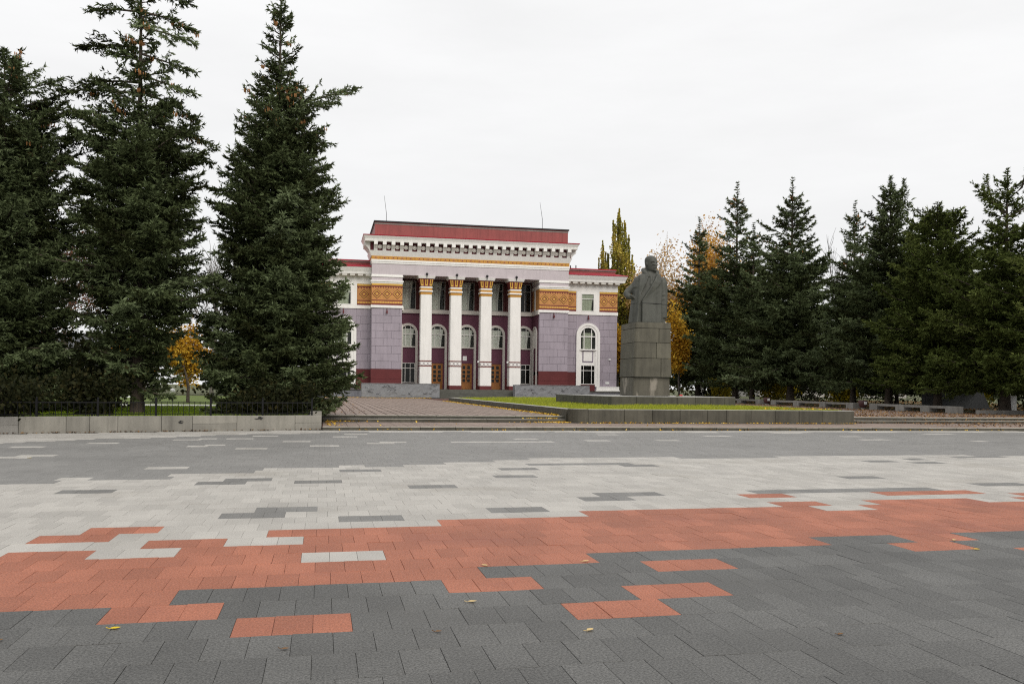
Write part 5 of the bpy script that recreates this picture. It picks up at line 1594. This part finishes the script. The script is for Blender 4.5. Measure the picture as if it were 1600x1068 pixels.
def litter(name, pts, size, mat, seed, parent=None):
    r = np.random.default_rng(seed)
    n = len(pts)
    a = r.random(n) * 2 * PI
    tilt = r.normal(0, .35, (n, 2))
    u = np.stack([np.cos(a), np.sin(a), tilt[:, 0]], -1)
    v = np.stack([-np.sin(a), np.cos(a), tilt[:, 1]], -1)
    s = (size * (.6 + .8 * r.random(n)))[:, None]
    c = pts + np.array([0, 0, .012]) + np.array([0, 0, 1]) * s * .2
    V = np.stack([c - u * s * .5, c - v * s * .34 + u * s * .05, c + u * s * .5 + np.array([0, 0, 1]) * s * .2, c + v * s * .34 + u * s * .05], 1).reshape(-1, 3)
    return link(name, np_mesh(name, V, np.arange(4 * n).reshape(-1, 4), mat, np.clip(r.normal(.5, .28, n), 0, 1)), parent, kind='stuff')
r = np.random.default_rng(8)
def drift(n, x0, x1, y, s, z, side=1):
    return np.stack([r.uniform(x0, x1, n), y + side * np.abs(r.normal(0, s, n)), np.full(n, z)], -1)
pts = [drift(300, 10.4, 23.4, 36.38, .12, .13, -1), np.stack([10.23 - np.abs(r.normal(0, .22, 1500)), r.uniform(38.0, 74, 1500), np.full(1500, .39)], -1),
       np.stack([10.2 - np.abs(r.normal(0, .7, 240)), r.uniform(36.4, 37.3, 240), np.full(240, .13)], -1),
       np.stack([9.9 - np.abs(r.normal(0, .7, 160)), r.uniform(37.45, 37.75, 160), np.full(160, .262)], -1),
       np.stack([.15 + np.abs(r.normal(0, .8, 60)), r.uniform(36.9, 37.4, 60), np.full(60, .13)], -1),
       np.stack([.15 + np.abs(r.normal(0, .3, 60)), r.uniform(33.2, 37.4, 60), np.full(60, .13)], -1),
       drift(90, 0, 30, 32.86, .04, 0, -1), drift(1500, .2, 11, 92.8, .35, .39, -1),
       np.stack([r.uniform(.1, 24, 50), r.uniform(33.2, 37.3, 50), np.full(50, .13)], -1),
       np.stack([r.uniform(19.5, 22.9, 160), r.uniform(36.8, 38.5, 160), np.full(160, .74)], -1)]
litter('yellow_leaf_litter', np.concatenate(pts), .085, M['litter'], 1)
t_ = r.uniform(0, 15, 260)
wl = np.array([wpt(a, -.02 - abs(b), 0) for a, b in zip(t_, r.normal(0, .05, 260))])
litter('leaf_litter', wl, .07, M['litter_brown'], 2)
pts = [np.stack([r.uniform(23.5, 37, 9000), 38.2 + r.random(9000) ** 1.4 * 40, np.full(9000, .39)], -1),
       np.stack([26 + r.random(1500) * 24, r.uniform(33.2, 37.3, 1500), np.full(1500, .13)], -1), drift(400, 23.5, 45, 37.44, .12, .262), drift(300, 23.5, 45, 37.38, .14, .13, -1),
       np.stack([r.uniform(.2, 2.0, 160), 40 + r.random(160) ** 1.2 * 30, np.full(160, .39)], -1)]
litter('brown_leaf_litter', np.concatenate(pts), .085, M['litter_brown'], 3)
pts = [np.stack([r.uniform(37.8, 70, 9000), r.uniform(44.2, 100, 9000), np.full(9000, .41)], -1)]
litter('park_leaf_litter', np.concatenate(pts), .16, M['litter_brown'], 4)

# ------------------------------------------------------------------ single leaves on the pavers
def leaf_mesh(name, mat, L, W, curl):
    mb = MB()
    prof_ = [(-.5, .02), (-.32, .3), (-.05, .5), (.2, .38), (.5, .0)]
    v = []
    for t, w in prof_:
        for s_ in (-1, 0, 1):
            v.append((t * L, s_ * w * W, curl * (abs(s_) * .35 * w * W + (t * t) * L * .35) + .004))
    f = []
    for i in range(len(prof_) - 1):
        for j in range(2):
            f.append((i * 3 + j, i * 3 + j + 1, (i + 1) * 3 + j + 1, (i + 1) * 3 + j))
    mb.add(v, f, 0, .5)
    mb.tube([(-.5 * L, 0, .006), (-.75 * L, .02, .012)], .0025, 5, tone=.3)
    return mb.mesh(name, mat)
LM = {'y': leaf_mesh('leaf', M['yellow_leaf'], .07, .05, .5), 'p': leaf_mesh('leaf', M['pale_leaf'], .075, .045, .9), 'b': leaf_mesh('leaf', M['litter_brown'], .05, .035, .8)}
gl = 'single leaves fallen on the square'
for kx, x, y, rz, lab in [
    ('y', -1.30, 6.28, .4, 'bright yellow leaf at the corner of a red paver patch, lower left'), ('b', -1.93, 6.1, 1.2, 'brown curled leaf on dark pavers at lower left'),
    ('b', -.20, 5.62, .3, 'small orange leaf on dark pavers right of the lowest red patch'), ('p', 1.11, 6.62, .2, 'pale leaf on dark pavers between two red patches'),
    ('p', 1.75, 5.72, .8, 'pale curled leaf on dark pavers right of centre'), ('b', .76, 5.85, .2, 'tiny rust leaf on dark pavers near centre bottom'),
    ('p', 2.40, 8.0, .5, 'cream leaf on red pavers near a dark patch'), ('p', 1.44, 7.95, 2.1, 'cream leaf on red pavers right of centre'),
    ('p', 6.70, 8.55, 1.0, 'pale leaf on dark pavers near the right edge'), ('y', 6.55, 8.02, .1, 'yellow leaf on dark pavers at the right edge'),
    ('b', 3.35, 5.35, .6, 'dark red leaf in a paver joint at lower right'), ('y', -6.0, 20.7, .3, 'yellow leaf on the dark band of pavers at left')]:
    tag(link('fallen_leaf', LM[kx], None, (x, y, .003), rz), lab, 'leaf', gl)

# ------------------------------------------------------------------ stone benches, litter bins
def bline(y): return 35.3 + (y - 45) * .055
def bench(label, ys):
    t = thing('stone_bench', label, 'bench', (bline(ys[0]), ys[0], .39), 'low stone benches along the spruces')
    for y in ys:
        x = bline(y)
        MB().cbox(x - .26, x + .3, y - .42, y + .42, .36, .80, .02, tone=rnd.random()).build('support', M['concrete'], t)
    for a, b_ in zip(ys, ys[1:]):
        xa, xb = bline(a), bline(b_)
        MB().loft([[(xa - .22, a + .42, z), (xb - .22, b_ - .42, z), (xb + .26, b_ - .42, z), (xa + .26, a + .42, z)] for z in (.66, .80)], tone=rnd.random()).build('seat', M['concrete'], t)
bench('low grey stone bench nearest the viewer, three seats on four blocks', [45.2, 47.6, 50.2, 53.2])
bench('middle low stone bench between the two red litter bins', [56.2, 60.0, 64.2, 68.2])
bench('far low stone bench beside the platform end', [71.2, 75.2, 79.5])
wl_ = thing('bed_kerb', 'low pale concrete edging by the trees at the right edge', 'kerb', (36, 43.6, .39))
for k in range(8):
    MB().cbox(35.9 + k * 1.5, 37.39 + k * 1.5, 43.9 - k * .12, 44.2 - k * .12, .36, .62, .02, tone=rnd.random()).build('kerb_block', M['concrete'], wl_)
for x, y, lab in ((bline(54.7) - .1, 54.7, 'dark red round litter bin at the end of the nearest bench'), (bline(69.7) - .1, 69.7, 'dark red round litter bin beyond the middle bench')):
    t = thing('litter_bin', lab, 'litter bin', (x, y, .39), 'dark red litter bins')
    MB().loft([[(x + r_ * math.cos(a), y + r_ * math.sin(a), z) for a in [2 * PI * i / 14 for i in range(14)]] for z, r_ in ((.5, .17), (.62, .26), (.95, .30), (1.0, .27), (.94, .22))]).build('bowl', M['bin'], t, True)
    MB().tube([(x, y, .39), (x, y, .55)], [.2, .08], 10).build('foot', M['concrete'], t)
    MB().box(x - .10, x + .10, y - .31, y - .285, .72, .92).build('sign_plate', M['lamp_white'], t)

# ------------------------------------------------------------------ dark kiosk panel, post with white sign under the right trees
t = thing('grey_kiosk', 'dark grey boxy kiosk half hidden under the right spruces', 'kiosk', (43.4, 55, .4))
MB().box(41.9, 44.6, 55, 57, .4, 2.9).build('body', M['dark_panel'], t)
MB().loft([[(44.6, 55, .4), (45.9, 55, .4), (45.9, 57, .4), (44.6, 57, .4)], [(44.6, 55, 2.8), (44.7, 55, 2.8), (44.7, 57, 2.8), (44.6, 57, 2.8)]]).build('sloped_side', M['dark_panel'], t)
MB().box(41.8, 44.7, 54.9, 57.1, 2.905, 3.0).build('roof', M['dark_panel'], t)
t = thing('sign_board', 'small pale sign board on posts between trunks at right edge', 'sign', (40.3, 46.5, .4))
MB().box(40.1, 40.5, 46.4, 46.45, .55, 1.45).build('board', M['lamp_white'], t)
MB().tube([(40.08, 46.5, .3), (40.08, 46.5, 1.5)], .03, 6).build('post', M['dark_metal'], t)
MB().tube([(40.52, 46.5, .3), (40.52, 46.5, 1.5)], .03, 6).build('post', M['dark_metal'], t)

# ------------------------------------------------------------------ far left: people, car, lamp, far houses
def person(label, x, y, zf, rz, jacket, hair='hair'):
    t = thing('person', label, 'person', (x, y, zf), 'people walking beyond the railing', rz)
    def tb(ps, rr, n=9): return MB().tube(ps, rr, n)
    body = MB()
    body.tube([(0, 0, .88), (0, 0, 1.1), (0, 0, 1.34), (0, 0, 1.46), (0, 0, 1.55)], [.15, .17, .19, .15, .06], 12)
    for s_ in (-1, 1):
        body.tube([(s_ * .18, 0, 1.40), (s_ * .24, .03, 1.13), (s_ * .23, -.09, .90)], [.07, .055, .04], 8)
    body.build0 = None
    me = body.mesh('jacket', M[jacket])
    link('jacket', me, t)
    bm_ = MB()
    bm_.tube([(0, 0, 1.5), (0, -.005, 1.58)], [.055, .055], 8)
    bm_.ball((0, -.01, 1.67), (.085, .10, .125), 12, 9)
    bm_.tube([(0, -.10, 1.67), (0, -.125, 1.645)], [.012, .018], 5)
    for s_ in (-1, 1):
        bm_.ball((s_ * .23, -.10, .85), (.035, .035, .07), 7, 5)
    link('body', bm_.mesh('body', M['skin'], smooth=True), t)
    link('hair', MB().ball((0, .02, 1.71), (.095, .10, .11), 10, 7).mesh('hair', M[hair], smooth=True), t)
    lg = MB()
    for s_ in (-1, 1):
        lg.tube([(s_ * .09, 0, .93), (s_ * .10, s_ * .06 - .02, .50), (s_ * .10, s_ * .14, .06)], [.095, .07, .05], 8)
        lg.tube([(s_ * .10, s_ * .14 + .06, .04), (s_ * .10, s_ * .14 - .12, .035)], [.045, .04], 7)
    link('trousers', lg.mesh('trousers', M['trousers']), t)
person('person in a red jacket walking beyond the railing under the tallest spruce', -15.9, 72, -.65, .6, 'jacket_red')
person('person in a white jacket behind the railing at the far left', -18.0, 60, -.55, -1.0, 'jacket_white')
def car(label, x, y, z, rz, paint):
    t = thing('parked_car', label, 'car', (x, y, z), None, rz)
    side = [(-2.1, .32), (-2.12, .62), (-1.95, .82), (-1.1, .92), (-.45, 1.36), (.95, 1.40), (1.65, .98), (2.05, .88), (2.12, .55), (2.08, .32)]
    link('body', MB().loft([[(p[0], yy, p[1]) if p[1] < .95 else (p[0] * .97, yy * .86, p[1]) for p in side] for yy in (-.85, .85)]).mesh('body', M[paint]), t)
    gz_ = [(-.98, .96), (-.42, 1.32), (.92, 1.35), (1.48, .98)]
    for s_ in (-1, 1):
        link('side_window', MB().loft([[(p[0], s_ * .855 * (.9 if p[1] > 1 else 1), p[1]) for p in gz_], [(p[0], s_ * .83 * (.9 if p[1] > 1 else 1), p[1]) for p in gz_]]).mesh('side_window', M['glass_dark']), t)
        link('headlight', MB().box(-2.14, -2.0, s_ * .7 - .14, s_ * .7 + .14, .62, .76).mesh('headlight', M['lamp_white']), t)
        for xx in (-1.3, 1.3):
            w_ = link('wheel', MB().tube([(xx, s_ * .72, .32), (xx, s_ * .88, .32)], .32, 18).mesh('wheel', M['rubber']), t)
            link('rim', MB().tube([(xx, s_ * .87, .32), (xx, s_ * .892, .32)], .2, 14).mesh('rim', M['concrete']), w_)
car('white car parked on the street seen under the tallest spruce', -16.9, 77, -.35, .2, 'car_paint')
t = thing('street_lamp', 'small globe lamp seen between the trunks behind the railing', 'lamp', (-9.5, 62, .46))
MB().tube([(-9.5, 62, .4), (-9.5, 62, 1.0)], [.05, .035], 8).build('pole', M['dark_metal'], t)
MB().ball((-9.5, 62, 1.13), .17, 12, 8).build('globe', M['lamp_white'], t, True)
def house(label, x, y, w, d, h, seed):
    t = thing('far_house', label, 'building', (x, y, .3), 'houses far beyond the park')
    MB().box(x - w / 2, x + w / 2, y, y + d, .3, h).build('wall', M['far_wall'], t)
    MB().loft([[(x - w / 2 - .4, y - .4, h), (x + w / 2 + .4, y - .4, h), (x + w / 2 + .4, y + d + .4, h), (x - w / 2 - .4, y + d + .4, h)],
               [(x - w / 2 + 1, y + d / 2 - .2, h + 2.2), (x + w / 2 - 1, y + d / 2 - .2, h + 2.2), (x + w / 2 - 1, y + d / 2 + .2, h + 2.2), (x - w / 2 + 1, y + d / 2 + .2, h + 2.2)]]).build('roof', M['dark_panel'], t)
    for fl in range(max(1, int(h / 3))):
        for k in range(int(w / 3)):
            f_ = MB().box(x - w / 2 + .9 + k * 3, x - w / 2 + 2.3 + k * 3, y - .04, y + .02, 1.2 + fl * 3, 2.8 + fl * 3).build('window', M['frame_white'], t)
            MB().box(x - w / 2 + 1.0 + k * 3, x - w / 2 + 2.2 + k * 3, y - .06, y - .041, 1.3 + fl * 3, 2.7 + fl * 3).build('pane', M['glass_dark'], f_)
house('pale two-storey house beyond the left park', -36, 130, 24, 10, 6.3, 1)
house('pale long house behind the trunks of the right park', 92, 150, 30, 10, 6.3, 2)
